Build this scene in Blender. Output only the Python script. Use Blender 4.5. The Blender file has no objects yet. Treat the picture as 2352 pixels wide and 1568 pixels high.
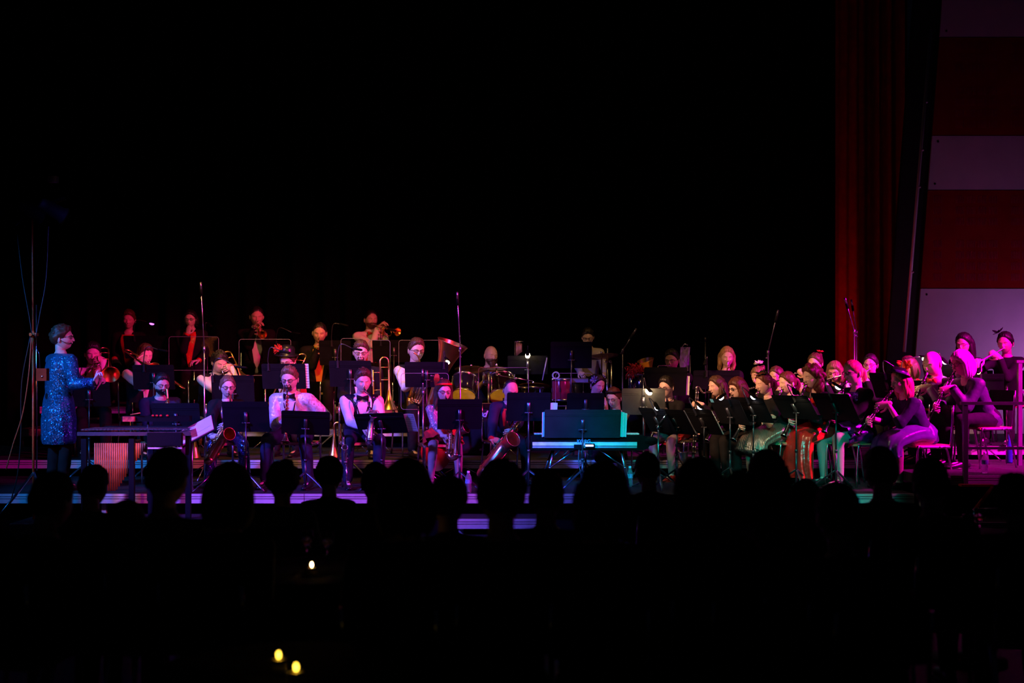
import bpy, math, random
import numpy as np
from mathutils import Vector, Matrix, Euler
random.seed(7); rng = np.random.default_rng(7)
SC = bpy.context.scene; COL = SC.collection
R = math.radians
# ------------------------------------------------------------------ camera
F, H0, ZC = 2640.0, 838.0, 1.30          # focal length in pixels of the 2352 px frame, horizon row, eye height above the deck
def W(px, py, Y):                         # point of the hall seen at a pixel, Y metres away
    return Vector(((px-1176)*Y/F, Y, ZC-(py-H0)*Y/F))
cd = bpy.data.cameras.new('camera'); cam = bpy.data.objects.new('camera', cd); COL.objects.link(cam)
cam.location = (0, 0, ZC); cam.rotation_euler = (R(90), 0, 0)
cd.sensor_width = 36; cd.lens = F/2352*36; cd.shift_y = (H0-784)/2352; cd.clip_end = 200
cd.dof.use_dof = True; cd.dof.focus_distance = 12.6; cd.dof.aperture_fstop = 1.3
SC.camera = cam
# ------------------------------------------------------------------ world, exposure, stage lights
wd = bpy.data.worlds.new('hall'); SC.world = wd; wd.use_nodes = True
wd.node_tree.nodes['Background'].inputs[0].default_value = (0.010, 0.012, 0.03, 1)
wd.node_tree.nodes['Background'].inputs[1].default_value = 0.03
vs = SC.view_settings; vs.view_transform = 'Standard'; vs.look = 'None'; vs.gamma = 1; vs.use_curve_mapping = False
vs.exposure = 0.25
def spot(name, loc, to, col, watts, deg, blend=0.5, rad=0.28):
    l = bpy.data.lights.new(name, 'SPOT'); l.energy = watts; l.color = col; l.spot_size = R(deg); l.spot_blend = blend
    l.shadow_soft_size = rad
    o = bpy.data.objects.new(name, l); COL.objects.link(o); o.location = loc
    o.rotation_euler = (Vector(to)-Vector(loc)).to_track_quat('-Z', 'Y').to_euler(); return o
spot('violet_spotlight', (-6.6, 6.2, 5.2), (-1.9, 12.1, 0.45), (0.13, 0.09, 1.0), 5600, 30)
spot('azure_spotlight', (-7.6, 7.4, 4.2), (-4.55, 12.0, 0.85), (0.01, 0.25, 1.0), 1900, 22)
spot('azure_spotlight', (-1.0, 4.4, 4.6), (0.42, 11.9, 0.65), (0.0, 0.20, 1.0), 6500, 9, 0.8)
spot('magenta_spotlight', (6.0, 6.4, 5.0), (-1.8, 12.3, 0.95), (1.0, 0.01, 0.62), 3000, 23)
spot('magenta_spotlight', (5.4, 7.2, 4.4), (0.90, 13.2, 1.08), (1.0, 0.02, 0.40), 900, 8.5, 0.7)
spot('pink_spotlight', (1.4, 8.6, 4.0), (-4.55, 11.95, 1.5), (1.0, 0.10, 0.75), 500, 8)
spot('rose_spotlight', (5.0, 8.0, 5.6), (-2.3, 14.3, 1.40), (1.0, 0.02, 0.14), 3000, 26)
spot('red_spotlight', (3.6, 9.0, 6.6), (-2.5, 16.8, 1.9), (1.0, 0.03, 0.13), 950, 21, 0.8)
spot('amber_spotlight', (-2.4, 12.6, 6.4), (-2.6, 14.4, 0.9), (1.0, 0.50, 0.13), 560, 46, 0.8)
spot('amber_front_spotlight', (-4.6, 8.0, 5.4), (-2.1, 14.3, 1.2), (1.0, 0.46, 0.10), 1000, 27, 0.7)
spot('amber_spotlight', (2.6, 12.0, 6.2), (1.4, 14.7, 1.0), (1.0, 0.50, 0.16), 210, 48, 0.8)
spot('added_amber_glint_fill', (0.5, 2.5, 4.2), (-2.4, 14.0, 1.45), (1.0, 0.55, 0.18), 620, 20, 0.8, 0.4)  # added fill near the camera, gives the brass bells their glints
spot('added_drum_head_fill', (-0.45, 13.55, 0.30), (-0.40, 14.5, 0.95), (1.0, 0.55, 0.10), 14, 60, 0.8, 0.06)  # added uplight that brightens the undersides of the toms
spot('magenta_side_spotlight', (8.2, 10.2, 4.5), (4.95, 12.9, 1.05), (1.0, 0.0, 0.58), 8800, 35, 0.7)
spot('warm_spotlight', (-2.6, 8.2, 4.4), (2.6, 13.3, 1.05), (1.0, 0.46, 0.24), 3100, 16.5)
spot('teal_spotlight', (1.6, 4.5, 3.4), (3.0, 12.2, 0.0), (0.0, 0.80, 0.62), 1700, 12.5, 0.5)
spot('teal_spotlight', (0.4, 4.5, 4.2), (1.10, 12.0, 0.60), (0.0, 0.70, 0.62), 2600, 8, 0.8)
spot('orange_spotlight', (-0.5, 8.0, 3.0), (-3.70, 11.3, 0.46), (1.0, 0.18, 0.03), 1400, 7, 0.5)
spot('orange_spotlight', (-5.6, 8.6, 1.6), (-4.75, 11.2, 1.1), (1.0, 0.16, 0.03), 55, 34, 0.7)
spot('purple_spotlight', (7.5, 14.8, 0.9), (7.1, 15.9, 1.5), (0.55, 0.15, 0.64), 56, 135, 1.0)
spot('red_curtain_spotlight', (4.1, 15.2, 1.5), (4.75, 16.3, 2.1), (1.0, 0.0, 0.03), 11, 110, 1.0)
# ------------------------------------------------------------------ materials
MATS = {}
def pbr(name, col, rough=0.6, metal=0.0, nscale=9.0, namt=0.25, bump=0.0, bscale=60.0, spec=0.5, emit=None, estr=0.0, trans=0.0,
        sequin=None, flakes=0.7, coat=0.0, wave=None, ior=1.45, alpha=1.0, strand=False):
    if name in MATS: return MATS[name]
    m = bpy.data.materials.new(name); m.use_nodes = True; nt = m.node_tree; b = nt.nodes['Principled BSDF']
    N = nt.nodes.new; L = nt.links.new
    tc = N('ShaderNodeTexCoord')
    n = N('ShaderNodeTexNoise'); n.inputs['Scale'].default_value = nscale; n.inputs['Detail'].default_value = 4
    L(tc.outputs['Object'], n.inputs['Vector'])
    r = N('ShaderNodeValToRGB'); c = Vector(col)
    lo = c*(1-namt); hi = Vector([min(1, x*(1+namt*0.6)) for x in c])
    r.color_ramp.elements[0].position = 0.3; r.color_ramp.elements[1].position = 0.7
    r.color_ramp.elements[0].color = (*lo, 1); r.color_ramp.elements[1].color = (*hi, 1)
    L(n.outputs['Fac'], r.inputs['Fac']); L(r.outputs['Color'], b.inputs['Base Color'])
    b.inputs['Roughness'].default_value = rough; b.inputs['Metallic'].default_value = metal
    b.inputs['Specular IOR Level'].default_value = spec; b.inputs['IOR'].default_value = ior
    b.inputs['Coat Weight'].default_value = coat; b.inputs['Transmission Weight'].default_value = trans
    b.inputs['Alpha'].default_value = alpha
    if emit: b.inputs['Emission Color'].default_value = (*emit, 1); b.inputs['Emission Strength'].default_value = estr
    if bump:
        n2 = N('ShaderNodeTexNoise'); n2.inputs['Scale'].default_value = bscale; n2.inputs['Detail'].default_value = 5
        L(tc.outputs['Object'], n2.inputs['Vector'])
        bp = N('ShaderNodeBump'); bp.inputs['Strength'].default_value = bump; bp.inputs['Distance'].default_value = 0.02
        L(n2.outputs['Fac'], bp.inputs['Height']); L(bp.outputs['Normal'], b.inputs['Normal'])
    if strand:
        mp = N('ShaderNodeMapping'); mp.inputs['Scale'].default_value = (1, 1, 0.10); L(tc.outputs['Object'], mp.inputs['Vector'])
        n2 = N('ShaderNodeTexNoise'); n2.inputs['Scale'].default_value = 150; n2.inputs['Detail'].default_value = 3; L(mp.outputs[0], n2.inputs['Vector'])
        L(mp.outputs[0], n.inputs['Vector']); n.inputs['Scale'].default_value = 70
        bp = N('ShaderNodeBump'); bp.inputs['Strength'].default_value = 0.5; bp.inputs['Distance'].default_value = 0.006
        L(n2.outputs['Fac'], bp.inputs['Height']); L(bp.outputs['Normal'], b.inputs['Normal'])
    if wave:
        w = N('ShaderNodeTexWave'); w.inputs['Scale'].default_value = wave; w.inputs['Distortion'].default_value = 1.5
        L(tc.outputs['Object'], w.inputs['Vector'])
        bp = N('ShaderNodeBump'); bp.inputs['Strength'].default_value = 0.5; bp.inputs['Distance'].default_value = 0.01
        L(w.outputs['Fac'], bp.inputs['Height']); L(bp.outputs['Normal'], b.inputs['Normal'])
    if sequin:                                   # every cell of the cloth is a small flat disc with a tilt of its own
        v = N('ShaderNodeTexVoronoi'); v.inputs['Scale'].default_value = sequin; L(tc.outputs['Object'], v.inputs['Vector'])
        sub = N('ShaderNodeVectorMath'); sub.operation = 'SUBTRACT'; sub.inputs[1].default_value = (.5, .5, .5)
        L(v.outputs['Color'], sub.inputs[0])
        sc = N('ShaderNodeVectorMath'); sc.operation = 'SCALE'; L(sub.outputs[0], sc.inputs[0])
        n3 = N('ShaderNodeTexNoise'); n3.inputs['Scale'].default_value = 7; L(tc.outputs['Object'], n3.inputs['Vector']); mr = N('ShaderNodeMapRange'); mr.inputs['From Min'].default_value = 0.42; mr.inputs['From Max'].default_value = 0.62
        mr.inputs['To Min'].default_value = flakes*0.35; mr.inputs['To Max'].default_value = flakes; L(n3.outputs['Fac'], mr.inputs['Value']); L(mr.outputs['Result'], sc.inputs['Scale'])
        ge = N('ShaderNodeNewGeometry'); ad = N('ShaderNodeVectorMath'); ad.operation = 'ADD'
        L(ge.outputs['Normal'], ad.inputs[0]); L(sc.outputs[0], ad.inputs[1])
        no = N('ShaderNodeVectorMath'); no.operation = 'NORMALIZE'; L(ad.outputs[0], no.inputs[0]); L(no.outputs[0], b.inputs['Normal'])
    MATS[name] = m; return m
SKIN = pbr('skin', (0.62, 0.40, 0.31), 0.5, namt=0.12, nscale=20, bump=0.05, bscale=90)
SKIN2 = pbr('skin_fair', (0.72, 0.50, 0.42), 0.5, namt=0.1, nscale=20, bump=0.05, bscale=90)
SKIN3 = pbr('skin_tan', (0.48, 0.29, 0.20), 0.5, namt=0.12, nscale=20, bump=0.05, bscale=90)
LIP = pbr('lips', (0.50, 0.16, 0.15), 0.4); EYEW = pbr('eye_white', (0.75, 0.72, 0.70), 0.25); IRIS = pbr('iris', (0.03, 0.02, 0.015), 0.15)
HB = pbr('hair_black', (0.012, 0.010, 0.009), 0.45, namt=0.5, strand=True); HBR = pbr('hair_brown', (0.07, 0.035, 0.018), 0.45, namt=0.5, strand=True)
HRB = pbr('hair_auburn', (0.085, 0.025, 0.014), 0.42, namt=0.5, strand=True); HBL = pbr('hair_blonde', (0.50, 0.31, 0.13), 0.42, namt=0.5, strand=True)
HLB = pbr('hair_light_brown', (0.15, 0.09, 0.045), 0.45, namt=0.5, strand=True); HGR = pbr('hair_silver', (0.70, 0.68, 0.66), 0.4, namt=0.5, strand=True)
WHITE = pbr('white_cotton', (0.80, 0.78, 0.74), 0.8, namt=0.06, bump=0.25, bscale=25); BLACK = pbr('black_cloth', (0.010, 0.010, 0.011), 0.85, bump=0.2, bscale=30, spec=0.15)
NAVY = pbr('navy_cloth', (0.018, 0.022, 0.05), 0.75, bump=0.2, bscale=30, spec=0.2); PLUM = pbr('plum_jacket', (0.028, 0.020, 0.06), 0.6, bump=0.25, bscale=25)
REDC = pbr('red_cloth', (0.60, 0.02, 0.02), 0.7, bump=0.2, bscale=30); REDS = pbr('red_satin', (0.70, 0.02, 0.015), 0.25, bump=0.5, bscale=9)
ORNG = pbr('orange_lace', (0.70, 0.10, 0.02), 0.6, bump=0.6, bscale=90); YEL = pbr('yellow_satin', (0.80, 0.42, 0.04), 0.4)
PSAT = pbr('purple_satin', (0.075, 0.03, 0.17), 0.22, bump=0.6, bscale=8); GREY = pbr('grey_shirt', (0.45, 0.42, 0.36), 0.8, bump=0.2)
SEQB = pbr('blue_sequin_cloth', (0.02, 0.16, 0.30), 0.30, 0.45, sequin=120, flakes=1.5); SEQW = pbr('silver_sequin_cloth', (0.62, 0.58, 0.72), 0.30, 0.6, sequin=110, flakes=1.0)
SEQD = pbr('dark_sequin_cloth', (0.10, 0.12, 0.35), 0.22, 0.9, sequin=110, flakes=1.1); SEQP = pbr('purple_sequin_cloth', (0.20, 0.10, 0.50), 0.26, 0.8, sequin=120, flakes=1.0)
SPKW = pbr('white_sparkle_brocade', (0.72, 0.70, 0.80), 0.35, 0.15, nscale=14, namt=0.35, sequin=60, flakes=0.5); LAME = pbr('silver_pleated_lame', (0.45, 0.42, 0.36), 0.3, 0.8, wave=22)
TIGHTS = pbr('sheer_black_tights', (0.16, 0.11, 0.10), 0.6, namt=0.15, nscale=200); TIGHTP = pbr('sheer_nude_tights', (0.36, 0.27, 0.27), 0.55, namt=0.12, nscale=200)
LEATHER = pbr('black_leather', (0.012, 0.012, 0.013), 0.3, bump=0.1); WSHOE = pbr('white_shoe_leather', (0.75, 0.72, 0.74), 0.4)
BRASS = pbr('lacquered_brass', (0.90, 0.58, 0.18), 0.30, 1.0, namt=0.12); ROSE = pbr('rose_brass', (0.85, 0.45, 0.28), 0.28, 1.0, namt=0.12)
SILV = pbr('silver_plate', (0.85, 0.83, 0.83), 0.26, 1.0, namt=0.05); EBON = pbr('black_grenadilla', (0.012, 0.010, 0.010), 0.25, bump=0.05, coat=0.3)
CHROME = pbr('chrome', (0.75, 0.75, 0.78), 0.22, 1.0, namt=0.04); BLKM = pbr('black_powder_metal', (0.0030, 0.0034, 0.006), 0.65, 0.0, bump=0.06, bscale=200, spec=0.2)
DKM = pbr('black_pole_metal', (0.10, 0.10, 0.12), 0.3, 0.8); ALU = pbr('brushed_aluminium', (0.62, 0.60, 0.60), 0.5, 0.2, namt=0.2, nscale=4, bump=0.1)
PAPER = pbr('white_paper', (0.82, 0.82, 0.80), 0.8, namt=0.04); INK = pbr('music_ink', (0.05, 0.05, 0.06), 0.8)
BLKP = pbr('black_plastic', (0.0022, 0.0022, 0.003), 0.75, spec=0.12); WOOD = pbr('beech_plywood', (0.55, 0.36, 0.18), 0.45, namt=0.3, nscale=5, coat=0.2)
ACR = pbr('clear_acrylic', (0.95, 0.97, 1.0), 0.03, trans=1.0, namt=0.0, ior=1.08); ACRE = pbr('acrylic_edge', (0.30, 0.31, 0.34), 0.25, spec=0.8)
GLAS = pbr('clear_glass', (0.98, 0.98, 0.98), 0.02, trans=1.0, namt=0.0); PET = pbr('clear_bottle_plastic', (0.9, 0.94, 1.0), 0.08, trans=0.85, namt=0.0, ior=1.2)
WARM = pbr('warm_lamp_glow', (1, 0.8, 0.5), emit=(1.0, 0.72, 0.36), estr=60); COOL = pbr('cool_lamp_glow', (0.8, 0.85, 1), emit=(0.75, 0.78, 1.0), estr=14)
DRAPE = pbr('black_stage_velvet', (0.0035, 0.0035, 0.004), 0.95, spec=0.05, bump=0.2); RDRAPE = pbr('red_stage_velvet', (0.42, 0.008, 0.012), 0.9, spec=0.1, bump=0.25, bscale=14)
HEADY = pbr('amber_lit_drum_head', (0.72, 0.48, 0.10), 0.45, namt=0.2, nscale=14); DRUMB = pbr('black_drum_lacquer', (0.01, 0.01, 0.012), 0.12, coat=0.5)  # amber light on the clear drum heads is put into their colour
DRUMR = pbr('red_drum_lacquer', (0.35, 0.02, 0.04), 0.15, coat=0.5); CYM = pbr('bronze_cymbal', (0.60, 0.42, 0.16), 0.3, 1.0, wave=40)
STKG = pbr('blue_sticker', (0.10, 0.45, 0.65), 0.5)
# ------------------------------------------------------------------ mesh builder
def frame(o, z, xh=(1, 0, 0)):
    z = Vector(z).normalized(); x = Vector(xh); x = x-z*x.dot(z)
    if x.length < 1e-4: x = Vector((0, 1, 0))-z*z.y
    x.normalize(); y = z.cross(x)
    M = Matrix.Identity(4)
    for i, c in enumerate((x, y, z)): M.col[i] = (*c, 0)
    M.col[3] = (*Vector(o), 1); return M
class MB:
    def __init__(s, M=None): s.v = []; s.f = []; s.m = []; s.M = M; s.n = 0
    def add(s, v, f, mi=0):
        v = np.asarray(v, float).reshape(-1, 3)
        if s.M is not None:
            A = np.array(s.M); v = v@A[:3, :3].T+A[:3, 3]
        s.v.append(v); o = s.n; s.n += len(v)
        s.f.extend([tuple(i+o for i in q) for q in f]); s.m.extend([mi]*len(f)); return s
    def tube(s, pts, rad, n=8, mi=0, cap=True, side=None, rnd=False, closed=False):
        P = [Vector(p) for p in pts]; k = len(P)
        rr = [rad]*k if not isinstance(rad, (list, tuple)) else list(rad)
        rr = [(r, r) if not isinstance(r, (list, tuple)) else r for r in rr]
        if rnd and not closed:
            d0 = (P[0]-P[1]).normalized(); d1 = (P[-1]-P[-2]).normalized(); a = max(rr[0]); b = max(rr[-1])
            st = [(0.95, 0.3), (0.72, 0.7), (0.38, 0.92)]
            P = [P[0]+d0*a*h for h, w in st]+P+[P[-1]+d1*b*h for h, w in reversed(st)]
            rr = [(rr[0][0]*w, rr[0][1]*w) for h, w in st]+rr+[(rr[-1][0]*w, rr[-1][1]*w) for h, w in reversed(st)]
            k = len(P)
        T = []
        for i in range(k):
            if closed: t = P[(i+1) % k]-P[i-1]
            else: t = P[min(i+1, k-1)]-P[max(i-1, 0)]
            T.append(t.normalized() if t.length > 1e-9 else (T[-1] if T else Vector((0, 0, 1))))
        x = Vector(side) if side is not None else Vector((1, 0, 0)) if abs(T[0].x) < 0.8 else Vector((0, 1, 0))
        V = []; an = [2*math.pi*j/n for j in range(n)]
        for i in range(k):
            if side is not None: x = Vector(side)
            x = x-T[i]*x.dot(T[i])
            if x.length < 1e-6: x = Vector((0, 1, 0))-T[i]*T[i].y
            x.normalize(); y = T[i].cross(x); a, b = rr[i]
            for t in an: V.append(P[i]+x*(a*math.cos(t))+y*(b*math.sin(t)))
        Fc = []
        for i in range(k if closed else k-1):
            i2 = (i+1) % k
            for j in range(n): Fc.append((i*n+j, i*n+(j+1) % n, i2*n+(j+1) % n, i2*n+j))
        if cap and not closed: Fc.append(tuple(reversed(range(n)))); Fc.append(tuple((k-1)*n+j for j in range(n)))
        return s.add([tuple(p) for p in V], Fc, mi)
    def cap(s, a, b, ra, rb=None, n=10, mi=0, side=None): return s.tube([a, b], [ra, rb if rb is not None else ra], n, mi, True, side, True)
    def box(s, c, d, mi=0, M=None):
        c = Vector(c); h = Vector(d)*0.5; V = []
        for i in range(8):
            p = Vector(((-1, 1)[i & 1]*h.x, (-1, 1)[i >> 1 & 1]*h.y, (-1, 1)[i >> 2 & 1]*h.z))
            V.append(tuple((M@p if M is not None else p)+c))
        return s.add(V, [(0, 2, 3, 1), (4, 5, 7, 6), (0, 1, 5, 4), (2, 6, 7, 3), (0, 4, 6, 2), (1, 3, 7, 5)], mi)
    def ell(s, c, r, n=12, k=8, mi=0, M=None):
        V = []; Fc = []; c = Vector(c)
        for i in range(k+1):
            f = math.pi*i/k
            for j in range(n):
                t = 2*math.pi*j/n
                p = Vector((r[0]*math.sin(f)*math.cos(t), r[1]*math.sin(f)*math.sin(t), r[2]*math.cos(f)))
                V.append(tuple((M@p if M is not None else p)+c))
        for i in range(k):
            for j in range(n):
                Fc.append((i*n+j, (i+1)*n+j, (i+1)*n+(j+1) % n, i*n+(j+1) % n))
        return s.add(V, Fc, mi)
    def lathe(s, prof, n=16, mi=0, o=(0, 0, 0), cap=False):
        V = []; k = len(prof)
        for r, z in prof:
            for j in range(n):
                t = 2*math.pi*j/n; V.append((o[0]+r*math.cos(t), o[1]+r*math.sin(t), o[2]+z))
        Fc = [(i*n+j, i*n+(j+1) % n, (i+1)*n+(j+1) % n, (i+1)*n+j) for i in range(k-1) for j in range(n)]
        if cap: Fc += [tuple(reversed(range(n))), tuple((k-1)*n+j for j in range(n))]
        return s.add(V, Fc, mi)
    def plate(s, poly, th, mi=0):               # outline in local XZ, thickness along Y
        n = len(poly); V = [(x, -th/2, z) for x, z in poly]+[(x, th/2, z) for x, z in poly]
        Fc = [tuple(range(n)), tuple(reversed(range(n, 2*n)))]+[(i, i+n, (i+1) % n+n, (i+1) % n) for i in range(n)]
        return s.add(V, Fc, mi)
    def grid(s, rows, mi=0):
        k = len(rows); n = len(rows[0]); V = [tuple(p) for r in rows for p in r]
        return s.add(V, [(i*n+j, i*n+j+1, (i+1)*n+j+1, (i+1)*n+j) for i in range(k-1) for j in range(n-1)], mi)
    def verts(s): return np.concatenate(s.v) if s.v else np.zeros((0, 3))
    def mesh(s, name, mats, off=(0, 0, 0), smooth=True):
        me = bpy.data.meshes.new(name); v = s.verts()-np.array(off)
        me.from_pydata(v.tolist(), [], s.f)
        for m in mats: me.materials.append(m)
        me.polygons.foreach_set('material_index', s.m)
        if smooth: me.polygons.foreach_set('use_smooth', [True]*len(s.f))
        me.update(); return me
    def build(s, name, mats, parent=None, smooth=True, local=False):
        if not isinstance(mats, (list, tuple)): mats = [mats]
        off = (0, 0, 0) if parent is None or local else root_loc(parent)
        o = bpy.data.objects.new(name, s.mesh(name, mats, off, smooth)); COL.objects.link(o)
        if parent is not None: o.parent = parent
        return o
def root_loc(o):
    p = Vector((0, 0, 0))
    while o is not None: p += o.location; o = o.parent
    return p
def rrect(w, h, r, n=4):
    P = []
    for cx, cz, a in ((w/2-r, h/2-r, 0), (-w/2+r, h/2-r, 90), (-w/2+r, -h/2+r, 180), (w/2-r, -h/2+r, 270)):
        for i in range(n+1):
            t = R(a+90*i/n); P.append((cx+r*math.cos(t), cz+r*math.sin(t)))
    return P
def arc(c, r, a0, a1, n, u, v):
    c = Vector(c); u = Vector(u); v = Vector(v)
    return [c+u*(r*math.cos(R(a0+(a1-a0)*i/n)))+v*(r*math.sin(R(a0+(a1-a0)*i/n))) for i in range(n+1)]
def curve(pts, n=6):                             # Catmull-Rom through points
    P = [Vector(p) for p in pts]; P = [P[0]*2-P[1]]+P+[P[-1]*2-P[-2]]; out = []
    for i in range(1, len(P)-2):
        for k in range(n):
            t = k/n; a, b, c, d = P[i-1:i+3]
            out.append(0.5*((2*b)+(c-a)*t+(2*a-5*b+4*c-d)*t*t+(3*b-a-3*c+d)*t**3))
    out.append(P[-2]); return out
def tag(o, label=None, cat=None, group=None, kind=None):
    if label: o['label'] = label
    if cat: o['category'] = cat
    if group: o['group'] = group
    if kind: o['kind'] = kind
    return o
def thing(name, label, cat, loc=(0, 0, 0), rz=0, group=None):
    o = bpy.data.objects.new(name, None); COL.objects.link(o); o.empty_display_size = 0.1
    o.location = loc; o.rotation_euler = (0, 0, rz); return tag(o, label, cat, group)
def struct(name, mb, mat, parent=None, smooth=False):
    o = mb.build(name, mat, parent, smooth)
    if parent is None: o['kind'] = 'structure'
    return o
def noise(p, f, s=0.0):
    x, y, z = p[:, 0]*f, p[:, 1]*f, p[:, 2]*f
    return 0.5*(np.sin(x+1.7*s+np.sin(y*0.8+s))*np.sin(y*1.1+2.3*s+np.sin(z*0.7))+np.sin(z*0.9+0.6*s)*np.sin(x*0.8+y*0.5+1.1*s))
REM = []                                          # bodies and garments grown into one surface at the end
def later(o, vox, extra=None, fold=0.0, seed=0.0, sm=2): REM.append((o, vox, extra, fold, seed, sm))
def grow_all():
    for o, vox, *_ in REM:
        m = o.modifiers.new('r', 'REMESH'); m.mode = 'VOXEL'; m.voxel_size = vox; m.use_smooth_shade = True
        if _[3]:
            k = o.modifiers.new('s', 'SMOOTH'); k.iterations = _[3]; k.factor = 0.5
    dg = bpy.context.evaluated_depsgraph_get(); import bmesh
    for o, vox, extra, fold, seed, sm in REM:
        me = bpy.data.meshes.new_from_object(o.evaluated_get(dg))
        mats = list(o.data.materials)
        if fold:
            n = len(me.vertices); co = np.zeros(n*3); me.vertices.foreach_get('co', co); no = np.zeros(n*3); me.vertices.foreach_get('normal', no)
            co = co.reshape(-1, 3); no = no.reshape(-1, 3)
            d = fold*(1.6*noise(co*np.array([1, 1, .7]), 22, seed)+0.9*noise(co, 55, seed+3)+.5*noise(co, 90, seed+5))
            me.vertices.foreach_set('co', (co+no*d[:, None]).ravel())
        if extra is not None:
            bm = bmesh.new(); bm.from_mesh(me); bm.from_mesh(extra); bm.to_mesh(me); bm.free()
        me.materials.clear()
        for q in mats: me.materials.append(q)
        me.polygons.foreach_set('use_smooth', [True]*len(me.polygons)); me.update()
        o.modifiers.clear(); old = o.data; o.data = me; me.name = o.name; bpy.data.meshes.remove(old)
# ------------------------------------------------------------------ heads
def sm(a, b, x): t = np.clip((x-a)/(b-a), 0, 1); return t*t*(3-2*t)
def head_base(nl=40, nm=36):
    lon = np.linspace(0, 2*np.pi, nl, endpoint=False); lon = lon-0.42*np.sin(lon)   # denser towards the face
    lat = np.linspace(-np.pi/2, np.pi/2, nm)
    LA, LO = np.meshgrid(lat, lon, indexing='ij')
    d = np.stack([np.cos(LA)*np.sin(LO), -np.cos(LA)*np.cos(LO), np.sin(LA)], -1).reshape(-1, 3)
    d = np.sign(d)*np.abs(d)**0.94
    x, y, z = d[:, 0]*.078, d[:, 1]*.097, d[:, 2]*.118
    low = np.clip(-z/.12, 0, 1)
    x = x*(1-.23*low**1.8); back = (y > 0)
    y = np.where(back, y*(1-.40*low**1.2), y*(1-.06*low)); y = np.where(back & (z > 0), y*1.03, y)
    y = np.where(y < -.088, -.088+(y+.088)*.45, y)
    z = z+.115; y = y-.015
    fr = sm(-.02, -.07, y)
    g = lambda cx, cz, sx, sz: np.exp(-((x-cx)/sx)**2-((z-cz)/sz)**2)*fr
    nose = np.exp(-(x/.0125)**2)*np.interp(z, [.070, .078, .088, .125, .14], [0, .45, 1, .25, 0])*fr
    dy = -.027*nose-.007*(g(.03, .137, .022, .008)+g(-.03, .137, .022, .008))
    dy += .015*(g(.031, .118, .016, .011)+g(-.031, .118, .016, .011))
    dy -= .0055*g(0, .0655, .020, .0055)+.0055*g(0, .054, .018, .006); dy += .003*g(0, .060, .020, .002)
    dy -= .007*g(0, .022, .020, .015); dy -= .004*(g(.047, .090, .018, .02)+g(-.047, .090, .018, .02)); dy += .003*g(0, .042, .022, .005)
    y = y+dy
    p = np.stack([x, y, z], 1); nlo = nl
    Fc = [(i*nlo+j, i*nlo+(j+1) % nlo, (i+1)*nlo+(j+1) % nlo, (i+1)*nlo+j) for i in range(nm-1) for j in range(nlo)]
    nrm = d*np.array([1/.078, 1/.097, 1/.118]); nrm /= np.linalg.norm(nrm, axis=1)[:, None]
    lipm = (np.abs(x) < .022) & (z > .050) & (z < .0695) & (y < -.06)
    mi = [1 if all(lipm[k] for k in q) else 0 for q in Fc]
    return p, nrm, Fc, mi
HP, HN, HF, HM = head_base()
HQ = (HP-np.array([0, -.015, .115]))/np.array([.078, .097, .118])
FRV = HP[HP[:, 1] < -.02]
def surf(x, z):
    q = (FRV[:, 0]-x)**2+(FRV[:, 2]-z)**2; k = np.argsort(q)[:5]; w = 1/(q[k]+1e-7); return float((FRV[k, 1]*w).sum()/w.sum())
def add_head(mb, woman=False, eyes='down'):      # slots: 0 skin 1 lips 2 brow 3 eye white 4 iris
    p = HP.copy()
    if woman: p[:, 0] *= .95; p[:, 1] = np.where(HQ[:, 2] < -.3, p[:, 1]*.97, p[:, 1])
    o = mb.n; mb.add(p, HF, 0); mb.m[-len(HF):] = HM
    for sx in (-1, 1):
        E = lambda x, z, o=0.0: Vector((sx*x, surf(sx*x, z)+o, z))
        op = .0040 if eyes == 'down' else .0062
        mb.ell(E(.031, .1165, .0012), (.0135, .0052, op+.0022), 12, 8, 3)
        mb.ell(E(.030, .1155 if eyes == 'down' else .1165, -.0030), (.0054, .0028, .0052), 8, 6, 4)
        mb.tube(curve([E(.0165, .1155, -.001), E(.024, .1195+op*.45, -.0035), E(.033, .1195+op*.5, -.0035), E(.0455, .1165, .001)], 3), [.0018]+[.0027]*8+[.0018], 5, 2)
        mb.ell(E(.031, .1225+op*.5, .002), (.0155, .0055, .0050), 10, 6, 0); mb.ell(E(.031, .1085, .002), (.0150, .0045, .0035), 10, 6, 0)
        mb.tube(curve([E(.013, .1335, -.0015), E(.026, .1385, -.0022), E(.036, .1390, -.0018), E(.050, .1335, .0)], 3), ([.0042]*4+[.0050]*4+[.0036, .0018]) if not woman else ([.0028]*4+[.0034]*4+[.0024, .0014]), 6, 2, rnd=True)
        mb.ell((sx*.0790, .006, .104), (.0085, .020, .031), 10, 8, 0, Matrix.Rotation(R(sx*24), 3, 'Z'))
        mb.ell((sx*.0105, -.119, .0805), (.0080, .0100, .0070), 8, 6, 0)
    L0 = lambda x, z, o=0.0: Vector((x, surf(x, z)+o, z))
    mb.tube(curve([L0(-.0225, .0605), L0(-.010, .0655, -.001), L0(0, .0640, -.001), L0(.010, .0655, -.001), L0(.0225, .0605)], 3), [.0015]+[.0034]*11+[.0015], 6, 1)
    mb.tube(curve([L0(-.0215, .0600), L0(-.010, .0555, -.001), L0(0, .0545, -.0015), L0(.010, .0555, -.001), L0(.0215, .0600)], 3), [.0015]+[.0040]*11+[.0015], 6, 1)
    mb.tube(curve([L0(-.0215, .0602, -.0012), L0(0, .0602, -.0032), L0(.0215, .0602, -.0012)], 3), .0010, 5, 4)
    mb.tube([(0, .012, .075), (0, .018, .03), (0, .022, -.06)], [.05, .049, .052], 14, 0)
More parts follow.
